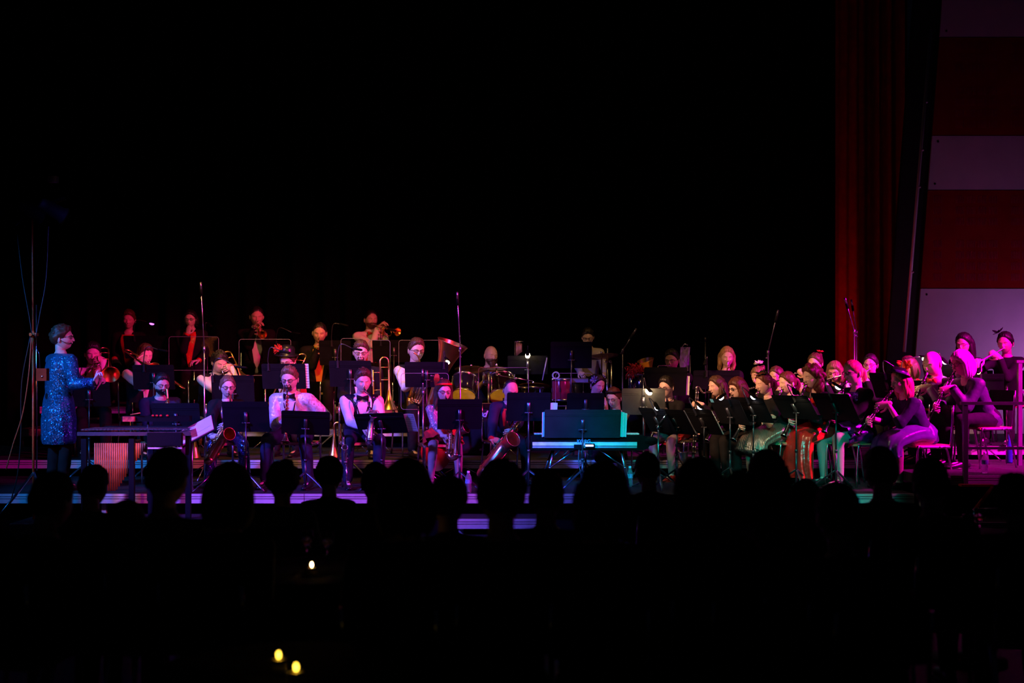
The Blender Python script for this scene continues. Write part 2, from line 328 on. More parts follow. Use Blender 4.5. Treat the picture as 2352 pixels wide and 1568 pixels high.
def hairline(style):
    if style == 'bob': return [(-1.2, .40), (-.75, .32), (-.55, .0), (-.40, -.40), (0, -.62), (1.2, -.8)]
    if style in ('long', 'tied', 'bun', 'curly_long'): return [(-1.2, .48), (-.75, .42), (-.55, .24), (-.30, -.12), (.1, -.25), (.5, -.6), (1.2, -.8)]
    if style == 'thin': return [(-1.2, 1.25), (-.75, 1.05), (-.35, .75), (-.2, .2), (0, .0), (.3, -.35), (1.2, -.6)]
    return [(-1.2, .46), (-.75, .42), (-.55, .30), (-.36, -.08), (-.15, -.10), (.15, -.12), (.35, -.45), (1.2, -.62)]
def hair_cap(mb, style, seed=1.0):
    hl = hairline(style); q = HQ; line = np.interp(q[:, 1], [a for a, b in hl], [b for a, b in hl])
    if style not in ('bob',): line = line+.10*np.cos(q[:, 0]*3)*(q[:, 1] < -.5)
    m = sm(-.10, .34, q[:, 2]-line)
    th = {'crop': .007, 'short': .012, 'quiff': .013, 'thin': .006, 'curly': .026, 'curly_long': .024, 'long': .016, 'tied': .011, 'bun': .012, 'bob': .020, 'messy': .022}[style]
    t = np.full(len(q), th)
    if style == 'quiff': t = t+.024*sm(.45, .9, q[:, 2])*sm(.5, -.8, q[:, 1])
    if style == 'short': t = t+.012*sm(.4, .9, q[:, 2])*sm(.9, -.4, q[:, 1])
    amp = {'curly': .014, 'curly_long': .016, 'messy': .012, 'quiff': .007}.get(style, .0035)
    t = t+amp*noise(HP, 90 if amp > .01 else 130, seed)*m+amp*.5*noise(HP, 230, seed+2)*m
    an = np.arctan2(HP[:, 0], -HP[:, 1]-.015); t = t+.0028*np.sin(an*23+seed*4+3*np.sin(HP[:, 2]*40+seed))*m+.0018*np.sin(an*51+seed*7)*m
    mb.add(HP+HN*((-.010*(1-m)+t*m)[:, None]), HF, 0)
def add_hair(mb, style, seed=1.0, length=.30):
    if style == 'bald': return
    hair_cap(mb, style, seed); rr = random.Random(int(seed*100))
    if style in ('short', 'quiff'):
        for i in range(64):
            a = rr.uniform(-1.5, 1.5); el = rr.uniform(.62, 1.5); v = Vector((math.sin(a)*math.cos(el), -math.cos(a)*math.cos(el), math.sin(el)))
            if rr.random() < .35: v.y = abs(v.y)*.7
            p = Vector((v.x*.078, v.y*.097-.015, v.z*.118+.115)); L = rr.uniform(.022, .040)*(1.35 if style == 'quiff' and v.y < -.1 else .8)
            sw = math.sin(seed*5); dr = (v*.75+Vector((.55*sw, .25 if style == 'quiff' else -.25, .25))).normalized(); mb.tube([p-v*.006, p+dr*L*.5+v*.004, p+dr*L*.85+Vector((.008*sw, 0, -.006))], [.011, .009, .002], 6, 0)
    if style in ('long', 'curly_long'):
        n = 15 if style == 'long' else 19
        for i in range(n):
            a = R(-112+224*i/(n-1)); x0 = .078*math.sin(a); y0 = .078*math.cos(a)+.005
            L = length*rr.uniform(.85, 1.08); wv = .006 if style == 'long' else .022
            pts = [(x0*.80, y0*.72, .165)]+[(x0*(1.02+.10*t)+wv*math.sin(t*9+i*2.1), y0*(1.0-.1*t)+.012+wv*math.cos(t*8+i), .120-L*t) for t in (0, .25, .5, .75, 1)]
            mb.tube(curve(pts, 3), [.026]*4+[.027]*8+[.020, .012, .006, .003], 7, 0)
    if style == 'bob':
        for i in range(17):
            a = R(-118+236*i/16); x0 = .084*math.sin(a); y0 = .085*math.cos(a)+.005
            L = .125*rr.uniform(.92, 1.05)
            pts = [(x0*.85, y0*.8, .165), (x0*1.04, y0*1.03, .10), (x0*1.03, y0, .10-L*.6), (x0*.93, y0*.9, .10-L)]
            mb.tube(curve(pts, 3), [.026]*6+[.024, .02, .014, .006], 7, 0)
    if style == 'tied': mb.tube(curve([(0, .085, .13), (0, .12, .115), (.004, .125, .06), (0, .105, .0)], 4), [.02]+[.028]*9+[.02, .012, .004], 9, 0)
    if style == 'bun': mb.ell((0, .085, .185), (.042, .038, .038), 12, 8, 0); mb.ell((.012, .10, .20), (.024, .026, .024), 8, 6, 0)
    if style in ('curly', 'messy'):
        for i in range(34):
            a = rr.uniform(-2.6, 2.6); e = rr.uniform(.25, 1.35)
            c = Vector((.082*math.sin(a)*math.cos(e), .105*math.cos(a)*math.cos(e)*(1 if abs(a) < 1.7 else .8), .115+.135*math.sin(e)))
            mb.ell(c, (.021, .021, .019), 7, 5, 0)
def region_beard(mb, kind):
    q = HQ; x, z = HP[:, 0], HP[:, 2]; f = sm(-.1, -.4, q[:, 1])
    chin = sm(.052, .044, z)*f; mous = np.exp(-((z-.0735)/.005)**2)*sm(.034, .026, np.abs(x))*f
    goat = sm(.034, .027, np.abs(x))*chin; side = np.exp(-(((np.abs(x)-.030)/.006)**2))*sm(.074, .068, z)*sm(.03, .04, z)*f
    full = sm(.082, .066, z)*sm(-.02, -.25, q[:, 1])*(1-np.exp(-(x/.018)**2-((z-.060)/.008)**2))
    m = {'goatee': np.maximum.reduce([goat, mous, side]), 'full': np.maximum(full, mous), 'long': np.maximum(full, mous)}[kind]
    th = .009 if kind != 'long' else .02
    mb.add(HP+HN*((-.008*(1-m)+th*m+.003*noise(HP, 260, 2)*m)[:, None]), HF, 0)
    if kind == 'long': mb.tube([(0, -.085, .03), (0, -.095, -.03), (0, -.09, -.10)], [(.055, .03), (.045, .028), (.012, .01)], 10, 0, side=(1, 0, 0), rnd=True)
# ------------------------------------------------------------------ hands
def add_hand(mb, w, d, n, side, curl=35, s=1.0, spread=1.0):
    d = Vector(d).normalized(); n = Vector(n); n = (n-d*n.dot(d)).normalized(); x = d.cross(n)*side; w = Vector(w)
    mb.tube([w-d*.02*s, w+d*.02*s, w+d*.06*s, w+d*.092*s], [(.025*s, .020*s), (.033*s, .017*s), (.041*s, .015*s), (.038*s, .012*s)], 10, 0, side=x, rnd=True)
    for i, (o, L, c) in enumerate(((-1.5, .92, 1.0), (-.5, 1.06, .95), (.5, 1.0, 1.05), (1.5, .78, 1.15))):
        p = w+d*(.088-.004*abs(o))*s+x*(-.0195*o*s); a = 0; P = [p]; dd = (d+x*(-.06*o*spread)).normalized()
        for k, l in enumerate((.042, .028, .022)):
            a += R(curl*c*(.8, 1.1, .8)[k]); p = p+(dd*math.cos(a)+n*math.sin(a))*(l*L*s); P.append(p)
        mb.tube(P, [.0095*s, .0092*s, .0084*s, .0070*s], 7, 0, rnd=True)
    p = w+d*.025*s+x*.034*s; t1 = (d*.62+x*.62+n*.45).normalized(); t2 = (d*.85+x*.15+n*.5).normalized()
    mb.tube([p-t1*.012, p+t1*.040*s, p+t1*.040*s+t2*.032*s, p+t1*.040*s+t2*.052*s], [.0135*s, .0115*s, .0105*s, .008*s], 8, 0, rnd=True)
TORSO_M = [(-.10, .135, .10), (0, .158, .118), (.10, .148, .108), (.22, .158, .118), (.34, .172, .122), (.41, .165, .108), (.46, .135, .085), (.50, .075, .062), (.54, .054, .054)]
TORSO_W = [(-.10, .145, .11), (0, .165, .122), (.10, .132, .100), (.20, .130, .104), (.31, .145, .128), (.38, .146, .112), (.45, .122, .078), (.50, .062, .055), (.54, .047, .048)]
class Skel: pass
def ik(S, T, L1, L2, hint):
    v = T-S; D = v.length; m = (L1+L2)*.985
    if D > m: T = S+v*(m/D); v = T-S; D = m
    D = max(D, abs(L1-L2)*1.2+1e-3); u = v.normalized(); a = (L1*L1-L2*L2+D*D)/(2*D); h = math.sqrt(max(L1*L1-a*a, 0))
    p = Vector(hint); p = p-u*p.dot(u); p.normalize(); return S+u*a+p*h, T
def person(who, label, px, top, Y, tier, yaw=0, s=1.0, seat=.45, stand=False, head=(0, 10, 0), skin=None, woman=False, hair=('short', HB), seed=1.0,
           shirt=WHITE, sleeve=1.0, shirt_mat_torso=None, vest=None, jacket=None, open_w=.45, bow=None, collar=False, susp=None, legs=BLACK, skirt=None, tights=None,
           shoes=LEATHER, beard=None, glasses=None, play=None, chair=True, vox=.016, hat=None, knee=(.13, 0), feet=None, lean=None, hair_len=.30, extras=None, group=None, eyes='down', hs=1.05, hands=None):
    P = Skel(); skin = skin or SKIN2; P.who = who
    ztop = W(px, top, Y).z
    if stand: s = (ztop-tier)/1.75; th = R(lean if lean is not None else 3)
    else:
        t = ztop-(tier+seat); s0 = s; c = (t-.39*s)/(.5*s)
        if c > .99: s = t/.885; c = .99
        if c < .86: s = t/.82; c = .86
        s = max(s, .78); th = math.acos(min(.995, max(.8, c)))
    P.s = s; hh = .94*s if stand else seat+.09*s            # hip height above its tier
    tdir = Vector((0, -math.sin(th), math.cos(th)))
    Nk = tdir*(.50*s); Hd = Nk+Vector((0, -.020, .044))*s
    hr = (Matrix.Rotation(R(head[0]), 3, 'Z')@Matrix.Rotation(R(head[1]), 3, 'X')@Matrix.Rotation(R(head[2]), 3, 'Y'))
    hsz = s*hs if s > .9 else hs*.92
    HMx = Matrix.Translation(Hd)@hr.to_4x4()@Matrix.Diagonal((hsz, hsz, hsz, 1))
    htop = HMx@Vector((0, -.01, .235)); Rz = Matrix.Rotation(R(yaw), 4, 'Z')
    wt = W(px, top, Y); o = Vector((wt.x, wt.y, 0))-(Rz.to_3x3()@Vector((htop.x, htop.y, 0)))
    base = tier; pz = tier+hh
    pz += (ztop-(pz+htop.z))*(1 if stand else .9)           # settle on the head height read from the photograph
    hh = pz-tier
    Mw = Matrix.Translation((o.x, o.y, pz))@Rz; P.M = Mw; P.Mh = Mw@HMx; P.R3 = Rz.to_3x3()
    P.mouth = P.Mh@Vector((0, -.106, .060)); P.fwd = P.R3@Vector((0, -1, 0)); P.left = P.R3@Vector((1, 0, 0)); P.up = Vector((0, 0, 1)); P.hdir = (P.Mh.to_3x3()@Vector((0, -1, 0))).normalized()
    P.hip = Mw@Vector((0, 0, 0)); P.tier = tier; P.chest = Mw@(tdir*.33*s+Vector((0, -.13*s, 0))); P.lap = Mw@Vector((0, -.30*s, .06*s)); P.neck = Mw@Nk
    root = thing('person', label, 'person', (o.x, o.y, tier), 0, group); P.root = root
    TS = TORSO_W if woman else TORSO_M
    ctr = lambda u: tdir*(u*s)
    def tp(u, ang, infl):                                    # point on the torso surface; ang 0 = front
        a = np.interp(u, [q[0] for q in TS], [q[1] for q in TS])*s+infl; b = np.interp(u, [q[0] for q in TS], [q[2] for q in TS])*s+infl
        n = Vector((0, -math.cos(th), -math.sin(th)))
        return ctr(u)+Vector((1, 0, 0))*(a*math.sin(ang))+n*(b*math.cos(ang))
    P.tp = lambda u, ang, infl: Mw@tp(u, ang, infl)
    def torso(mb, infl, u0=-.10, u1=.54):
        pts = [q for q in TS if u0-1e-6 <= q[0] <= u1+1e-6]
        mb.tube([ctr(q[0]) for q in pts], [(q[1]*s+infl, q[2]*s+infl) for q in pts], 18, 0, side=(1, 0, 0))
    sw = (.158 if woman else .182)*s
    Sh = {k: ctr(.430)+Vector((k*sw, -.01, 0)) for k in (-1, 1)}
    # arms: +1 is the person's own left
    tg = play(P) if play else hands(P) if hands else None
    inv = Mw.inverted(); inv3 = inv.to_3x3(); arms = {}
    for k in (-1, 1):
        q = (tg or {}).get(k)
        if q is None:
            q = (Mw@Vector((k*.13*s, -.30*s, .08*s)), None, None, 18) if not stand else (Mw@Vector((k*.24*s, -.10*s, -.10*s)), None, None, 20)
        tgt = inv@Vector(q[0]); d = inv3@Vector(q[1]) if q[1] is not None else None
        hint = Vector((k*.34, .15, -1.4) if tg and k in tg else (k*.15, .35, -1.4)) if len(q) < 5 else inv3@Vector(q[4])
        if d is None: d = (tgt-(Sh[k]+Vector((k*.10, .02, -.22)))).normalized()
        d = Vector(d).normalized(); wr = tgt-d*(.075*s)
        E, wr = ik(Sh[k], wr, .285*s, .255*s, hint)
        n = inv3@Vector(q[2]) if q[2] is not None else Vector((-k*.5, 0, -.8))
        arms[k] = (Sh[k], E, wr, d, n, q[3])
    # legs
    LG = {}
    for k in (-1, 1):
        hp = Vector((k*.085*s, 0, -.02*s))
        if stand: kn = Vector((k*.10*s, -.03*s, -hh+.49*s)); an = Vector((k*.11*s, .02*s, -hh+.085*s))
        else:
            kn = Vector((k*knee[0]*s, -.43*s, -hh+.52*s)); an = Vector((k*(knee[0]+knee[1])*s, -.40*s, -hh+.085*s))
            if feet and k in feet: an = an+Vector(feet[k])
        LG[k] = (hp, kn, an)
    # ---- body
    mb = MB(Mw); torso(mb, 0)
    for k in (-1, 1):
        S, E, wr, d, n, cu = arms[k]
        mb.cap(ctr(.435)+Vector((k*.05*s, 0, 0)), S, .058*s, .054*s); mb.cap(S, E, .050*s, .040*s); mb.cap(E, wr, .039*s, .026*s)
        hp, kn, an = LG[k]
        mb.cap(hp, kn, .082*s, .056*s); mb.tube([kn, kn.lerp(an, .3), an], [.054*s, .056*s, .036*s], 10, rnd=True)
        mb.cap(an+Vector((0, .02, -.03))*s, an+Vector((0, -.13, -.045))*s, .036*s, .030*s)
    ex = MB(Mw); 
    for k in (-1, 1):
        S, E, wr, d, n, cu = arms[k]; add_hand(ex, wr, d, n, k, cu, s*1.04)
    eh = MB(P.Mh); add_head(eh, woman, eyes); nv = eh.n
    ex.v += eh.v; ex.f += [tuple(i+ex.n for i in q) for q in eh.f]; ex.m += eh.m; ex.n += eh.n
    mats = [skin, LIP, hair[1] if hair[0] != 'bald' else HLB, EYEW, IRIS]
    body = mb.build('body', mats, root); later(body, vox, ex.mesh('x', mats, root_loc(root)))
    # ---- garments
    inf = .010
    if shirt is not None or jacket is not None:
        j = jacket if jacket is not None else shirt; ii = inf+(.008 if jacket is not None else 0)
        g = MB(Mw); torso(g, ii, -.10, .50 if not woman or jacket is None else .46)
        for k in (-1, 1):
            S, E, wr, d, n, cu = arms[k]; sl = 1.0 if jacket is not None else sleeve
            if sl <= 0: g.cap(ctr(.435)+Vector((k*.05*s, 0, 0)), ctr(.44)+Vector((k*(sw*.62), 0, 0)), .052*s+ii, .040*s+ii); continue
            g.cap(ctr(.435)+Vector((k*.05*s, 0, 0)), S, .056*s+ii, .056*s+ii)
            e2 = S.lerp(E, min(1, sl/.5)); g.tube([S, e2], [.053*s+ii, .043*s+ii+.004], 12, rnd=sl >= .5)
            if sl > .5: w2 = E.lerp(wr, (sl-.5)/.5*.97); g.tube([E, w2], [.042*s+ii+.004, .030*s+ii+.004], 12, rnd=False); g.ell(E, (.044*s+ii,)*3)
        gm = g.build('jacket' if jacket is not None else 'shirt', j, root); later(gm, vox*1.05, None, .0032, seed, 3)
        if jacket is not None and open_w > 0:                # shirt showing between the lapels, and the lapels
            f = MB(Mw); u0 = -.06
            f.grid([[tp(u, a*(.10+open_w*(u-u0)/(.47-u0)), ii+.012) for a in np.linspace(-1, 1, 9)] for u in np.linspace(u0, .47, 12)])
            if shirt is not None: f.build('shirt_front', shirt, root)
            for k in (-1, 1):
                l = MB(Mw); l.grid([[tp(u, k*((.10+open_w*(u-u0)/(.47-u0))+w), ii+.016) for w in np.linspace(-.02, .26*math.sin(math.pi*min(1, max(.02, (u-.05)/.42))**.8)+.02, 4)] for u in np.linspace(.05, .465, 10)]); l.build('lapel', j, root)
        if jacket is not None and shirt is not None:
            for k in (-1, 1):
                S, E, wr, d, n, cu = arms[k]; l = MB(Mw); l.tube([E.lerp(wr, .92), wr+(wr-E).normalized()*.012], [.030*s+.012, .029*s+.011], 12); l.build('cuff', shirt, root)
    if vest is not None:
        g = MB(Mw); torso(g, inf+.010, -.10, .46)
        for k in (-1, 1): g.cap(ctr(.43)+Vector((k*.05*s, 0, 0)), ctr(.44)+Vector((k*sw*.84, 0, 0)), .056*s+inf+.006, .054*s+inf+.006)
        later(g.build('vest', vest, root), vox*1.05, None, .002, seed, 2)
        f = MB(Mw); u0 = .10
        f.grid([[tp(u, a*(.06+open_w*(u-u0)/(.47-u0)), inf+.024) for a in np.linspace(-1, 1, 9)] for u in np.linspace(u0, .48, 10)]); f.build('shirt_front', shirt, root)
    if susp is not None:
        for k in (-1, 1):
            l = MB(Mw); l.grid([[tp(u, k*(.42+.012*w+.25*(u-.2)), inf+.012) for w in (-6, 6)] for u in np.linspace(-.02, .47, 10)]); l.build('suspender', susp, root)
    if collar:
        l = MB(Mw); l.tube([tdir*(.475*s)+Vector((0, -.004, 0)), tdir*(.535*s)+Vector((0, -.008, 0))], [.064*s, .058*s], 16, cap=False)
        for k in (-1, 1): l.add([tp(.50, k*.05, .02), tp(.50, k*.7, .018), tp(.445, k*.42, .036)], [(0, 1, 2), (2, 1, 0)])
        l.build('collar', shirt, root)
    if bow is not None:
        c = tdir*(.475*s)+Vector((0, -.082*s-.016, 0)); l = MB(Mw); l.ell(c+Vector((0, -.006, 0)), (.012, .010, .013), 8, 6)
        for k in (-1, 1): l.tube([c, c+Vector((k*.03, -.003, 0)), c+Vector((k*.062, .008, 0))], [(.010, .008), (.020, .010), (.032, .008)], 8, side=(0, 0, 1))
        l.build('bow_tie', bow, root)
    if legs is not None or tights is not None:
        m = legs if legs is not None else tights; ii = .012 if legs is not None else .003
        g = MB(Mw)
        if legs is not None: torso(g, inf+.006, -.10, .10)
        for k in (-1, 1):
            hp, kn, an = LG[k]; g.cap(hp, kn, .085*s+ii, .058*s+ii)
            g.tube([kn, kn.lerp(an, .3), kn.lerp(an, .97)], [.057*s+ii, .058*s+ii, (.044 if legs is not None else .037)*s+ii], 12, rnd=True)
        later(g.build('trousers' if legs is not None else 'tights', m, root), vox*1.1, None, .003 if legs is not None else 0, seed+2, 2)
    if skirt is not None:
        sk, ln = skirt; w = max(.19, knee[0]+.08)*s; g = MB(Mw)
        if stand: ps = [Vector((0, 0, z*s)) for z in (.10, 0, -.2, -.4, -.4-ln)]; rr = [(.15*s, .115*s), (.185*s, .14*s), (.21*s, .16*s), (.195*s, .16*s), (.175*s, .145*s)]
        else:
            kz = -hh+.52*s; ps = [tdir*(.12*s), Vector((0, 0, .01)), Vector((0, -.16*s, .02*s)), Vector((0, -.34*s, kz*.8+.02)), Vector((0, -.46*s, kz-.02)), Vector((0, -.50*s, kz-.10-ln*.4)), Vector((0, -.50*s, kz-.08-ln))]
            rr = [(.135*s, .108*s), (.185*s, .14*s), (w, .125*s), (w*1.05, .115*s), (w*1.12, .10*s), (w*1.2, .105*s), (w*1.28, .11*s)]
        if ln < 0: ps = ps[:4]; rr = rr[:4]
        ps2 = curve(ps, 4); rr2 = [(np.interp(i/4, range(len(rr)), [a for a, b in rr]), np.interp(i/4, range(len(rr)), [b for a, b in rr])) for i in range(len(ps2))]
        g.tube(ps2, rr2, 36, side=(1, 0, 0), cap=False)
        V = g.v[-1]; nn = len(ps2)
        for i in range(nn):
            c = V[i*36:(i+1)*36].mean(0); f = 1+.11*(i/nn)*np.sin(np.arange(36)*2*np.pi/36*9+seed*3+i*.25); V[i*36:(i+1)*36] = c+(V[i*36:(i+1)*36]-c)*f[:, None]
        g.build('skirt', sk, root)
    if shoes is not None:
        for k in (-1, 1):
            hp, kn, an = LG[k]; l = MB(Mw)
            l.tube([an+Vector((0, .055, -.045))*s, an+Vector((0, .02, -.035))*s, an+Vector((0, -.06, -.045))*s, an+Vector((0, -.15, -.058))*s, an+Vector((0, -.20, -.062))*s], [(.033*s, .036*s), (.040*s, .048*s), (.044*s, .038*s), (.046*s, .027*s), (.030*s, .018*s)], 12, side=(1, 0, 0), rnd=True)
            l.box(an+Vector((0, -.06, -.079))*s, (.078*s, .26*s, .011)); l.build('shoe', shoes, root)
    if hair[0] != 'bald':
        l = MB(P.Mh); add_hair(l, hair[0], seed, hair_len); l.build('hair', hair[1], root)
    if beard:
        l = MB(P.Mh); region_beard(l, beard[0]); l.build('beard', beard[1], root)
    if glasses is not None:
        l = MB(P.Mh)
        for k in (-1, 1):
            c = Vector((k*.032, -.1125, .1165)); l.tube([c+Vector((.0245*np.sign(math.cos(t))*abs(math.cos(t))**.7, .010*abs(math.cos(t))*(1 if math.cos(t)*k > 0 else 0), .0165*np.sign(math.sin(t))*abs(math.sin(t))**.7)) for t in np.linspace(0, 2*math.pi, 17)[:-1]], .0019, 5, closed=True)
            l.tube([c+Vector((k*.025, .009, .006)), (k*.079, -.06, .122), (k*.082, .0, .118)], .0021, 5)
        l.tube([(-.008, -.116, .119), (0, -.119, .121), (.008, -.116, .119)], .0021, 5); g = l.build('glasses', glasses, root)
        l = MB(P.Mh)
        for k in (-1, 1): l.ell((k*.032, -.1115, .1165), (.0235, .0012, .0175), 14, 6)
        l.build('lens', LENS, g)
    if hat: hat(P, root)
    if extras: extras(P, root)
    if chair and not stand: chair_at(P, who, tier, pz-.085*s)
    return P
LENS = pbr('spectacle_lens', (1, 1, 1), 0.02, trans=1.0, namt=0, ior=1.15)
# ------------------------------------------------------------------ chairs
CH = {}
def chair_mesh():
    l = MB(); l.box((0, 0, .435), (.40, .40, .016)); l.box((0, -.20, .427), (.38, .03, .018)); CH['seat'] = l.mesh('seat', [WOOD], smooth=False)
    l = MB(); l.grid([[(x, .215+.03*(z-.6)+.02*math.cos(x*6), z) for x in np.linspace(-.19, .19, 7)] for z in (.62, .70, .78, .84)])
    l.grid([[(x, .229+.03*(z-.6)+.02*math.cos(x*6), z) for x in np.linspace(.19, -.19, 7)] for z in (.62, .70, .78, .84)]); CH['backrest'] = l.mesh('backrest', [BLKP])
    for k, nm in ((-1, 'l'), (1, 'r')):
        l = MB(); l.tube(curve([(k*.205, -.23, .0), (k*.20, -.20, .40), (k*.20, -.15, .422), (k*.20, .15, .422), (k*.20, .20, .46), (k*.195, .235, .84)], 4), .011, 8); CH['f'+nm] = l.mesh('frame', [CHROME])
        l = MB(); l.tube(curve([(k*.205, .05, .418), (k*.205, .15, .39), (k*.21, .24, .0)], 4), .011, 8); CH['b'+nm] = l.mesh('leg', [CHROME])
    l = MB(); l.tube([(-.2, .10, .418), (.2, .10, .418)], .009, 8); CH['c'] = l.mesh('crossbar', [CHROME])
chair_mesh()
def chair_at(P, who, tier, seatz):
    p = P.M@Vector((0, -.02, 0)); r = thing('stacking_chair', 'plywood and chrome stacking chair under '+who, 'chair', (p.x, p.y, tier), 0, 'stacking chairs of the orchestra' if P.who.find('listener') < 0 else 'chairs of the listeners')
    r.rotation_euler = (0, 0, P.R3.to_euler().z); r.scale = (1, 1, max(.6, (seatz-tier)/.445))
    for k, n in (('seat', 'seat'), ('backrest', 'backrest'), ('fl', 'frame'), ('fr', 'frame'), ('bl', 'leg'), ('br', 'leg'), ('c', 'crossbar')):
        o = bpy.data.objects.new(n, CH[k]); COL.objects.link(o); o.parent = r
# ------------------------------------------------------------------ instruments
def flare(r0, r1, n, p=3.0): return [r0+(r1-r0)*(i/(n-1))**p for i in range(n)]
def line(a, b, n): a = Vector(a); b = Vector(b); return [a.lerp(b, i/(n-1)) for i in range(n)]
def lens_rim(mb, c, d, r, t=.003):
    M = frame(c, d); mb.tube([M@Vector((r*math.cos(a), r*math.sin(a), 0)) for a in np.linspace(0, 2*math.pi, 25)[:-1]], t, 5, closed=True)
def bell(mb, pts, radii, n=20): mb.tube(pts, radii, n, cap=False); P = [Vector(p) for p in pts]; mb.tube([p+(P[-1]-P[-2]).normalized()*.002 for p in pts][::-1], [max(.001, r-.0025) for r in radii][::-1], n, cap=False); lens_rim(mb, P[-1], P[-1]-P[-2], radii[-1])
def clarinet(P, end, dY=-.2, L=.66, label=None, k=1.0, mouth=None, name='clarinet'):
    o = mouth if mouth is not None else P.mouth+P.hdir*-.012
    d = (W(end[0], end[1], o.y+dY)-o).normalized(); x = P.left
    r = thing(name, label or 'black clarinet with silver keys played by '+P.who, 'clarinet', o); M = frame(o, d, x)
    m = MB(M); m.tube([(0, 0, 0), (0, 0, .045), (0, 0, .075)], [.005, .0125, .0135], 10, rnd=True); m.build('mouthpiece', EBON, r)
    m = MB(M); m.lathe([(.0138, .03), (.0150, .032), (.0150, .058), (.0138, .06)], 12); m.build('ligature', SILV, r)
    m = MB(M); m.lathe([(.0135, .072), (.0165, .08), (.0165, .135), (.0138, .14), (.0138, .335), (.016, .34), (.016, .36), (.0142, .365), (.0148, L-.12), (.017, L-.115)], 14); m.build('body', EBON, r)
    m = MB(M); m.lathe([(.018, L-.118), (.0185, L-.10), (.020, L-.06), (.027, L-.02), (.038, L), (.036, L), (.024, L-.025), (.014, L-.06)], 18); m.build('bell', EBON, r)
    m = MB(M)
    for z in (.14, .337, L-.116, L-.004): m.lathe([(.0175 if z < L-.05 else .0375, z-.004), (.0178 if z < L-.05 else .039, z), (.0175 if z < L-.05 else .0375, z+.004)], 14)
    m.build('ring', SILV, r); m = MB(M)
    for a, z0, z1 in ((20, .15, .33), (160, .16, .32), (60, .37, .52), (140, .38, .54), (-30, .40, .53)):
        c, s_ = .0175*math.cos(R(a-90)), .0175*math.sin(R(a-90)); m.tube([(c, s_, z0), (c, s_, z1)], .0040, 6)
        for q in range(5): z = z0+(z1-z0)*(q+.5)/5; m.ell((c*1.1, s_*1.1, z), (.0085, .0085, .011), 7, 5)
    m.build('keywork', SILV, r)
    g = lambda z, k: (o+d*z+P.left*(k*.012), (P.left*(-k)*.55+d*.35+P.fwd*.5), -P.fwd*.6-P.left*k*.6, 32)
    return {1: g(.25, 1), -1: g(.46, -1)}
def flute(P, dirv=None, label=None, up=.0):
    d = Vector(dirv).normalized() if dirv is not None else (-P.left+P.fwd*.1+Vector((0, 0, -.28))).normalized()
    o = P.mouth+P.fwd*.008-d*.10; r = thing('flute', label or 'silver flute held sideways by '+P.who, 'flute', o); M = frame(o, d, P.up)
    m = MB(M); m.lathe([(.0, -.004), (.010, -.003), (.0105, .0), (.0095, .006), (.0095, .20), (.0108, .205), (.0108, .235), (.0095, .24), (.0095, .66), (.0105, .662), (.0105, .668), (.008, .668)], 14); m.build('tube', SILV, r)
    m = MB(M); m.ell((.004, 0, .10), (.012, .016, .022), 10, 6); m.build('lip_plate', SILV, r)
    m = MB(M)
    for q in range(11): m.ell((.010, 0, .26+q*.032), (.0035, .008, .008), 9, 5)
    m.tube([(.008, .008, .25), (.008, .008, .62)], .0022, 6); m.build('keywork', SILV, r)
    return {-1: (o+d*.50, -P.fwd*.2+P.up*.7-P.left*.3, -P.fwd, 45, -P.left+Vector((0, 0, -.6))), 1: (o+d*.24+Vector((0, 0, -.01)), P.fwd*.2-P.left*.7+P.up*.5, -P.fwd-P.left*.2, 45, P.fwd*.2+Vector((0, 0, -1)))}
def trumpet(P, to=None, label=None, mat=BRASS):
    d = Vector(to).normalized() if to is not None else (P.hdir+Vector((0, 0, -.1))).normalized()
    o = P.mouth+d*.0; r = thing('trumpet', label or 'brass trumpet blown by '+P.who, 'trumpet', o); M = frame(o, d, P.left)
    up = -1 if (M.to_3x3()@Vector((0, 1, 0))).z < 0 else 1
    m = MB(M); m.lathe([(.004, 0), (.0135, .0), (.0125, .008), (.005, .022), (.0045, .05), (.006, .085)], 12); m.build('mouthpiece', SILV, r)
    m = MB(M); m.tube(curve([(0, 0, .07), (0, 0, .30), (0, 0, .37), (0, -up*.03, .41), (0, -up*.07, .40), (0, -up*.088, .36), (0, -up*.088, .24)], 4), .0062, 8)
    m.tube(curve([(.0, -up*.088, .17), (.0, -up*.088, .08), (.015, -up*.06, .045), (.03, -up*.02, .05), (.035, 0, .09), (.035, 0, .14)], 4), .0065, 8); m.build('tubing', mat, r)
    m = MB(M); bell(m, line((.035, 0, .12), (.035, 0, .50), 14), flare(.0065, .062, 14, 4.2)); m.build('bell', mat, r)
    m = MB(M)
    for q in range(3):
        z = .185+q*.027; m.tube([(0, up*.035, z), (0, -up*.125, z)], .0115, 10); m.tube([(0, up*.035, z), (0, up*.07, z)], .003, 6); m.tube([(0, up*.07, z), (0, up*.074, z)], .008, 8)
    m.build('valve', mat, r); c = M.to_3x3()
    return {1: (o+d*.19+c@Vector((.02, -up*.05, 0)), -P.left*.5+P.fwd*.5+P.up*.5, -P.left*.8-P.fwd*.2, 50), -1: (o+d*.20+c@Vector((-.015, up*.05, 0)), P.fwd*.5+P.left*.3+P.up*.4, P.left*.3-P.up*.8, 35)}
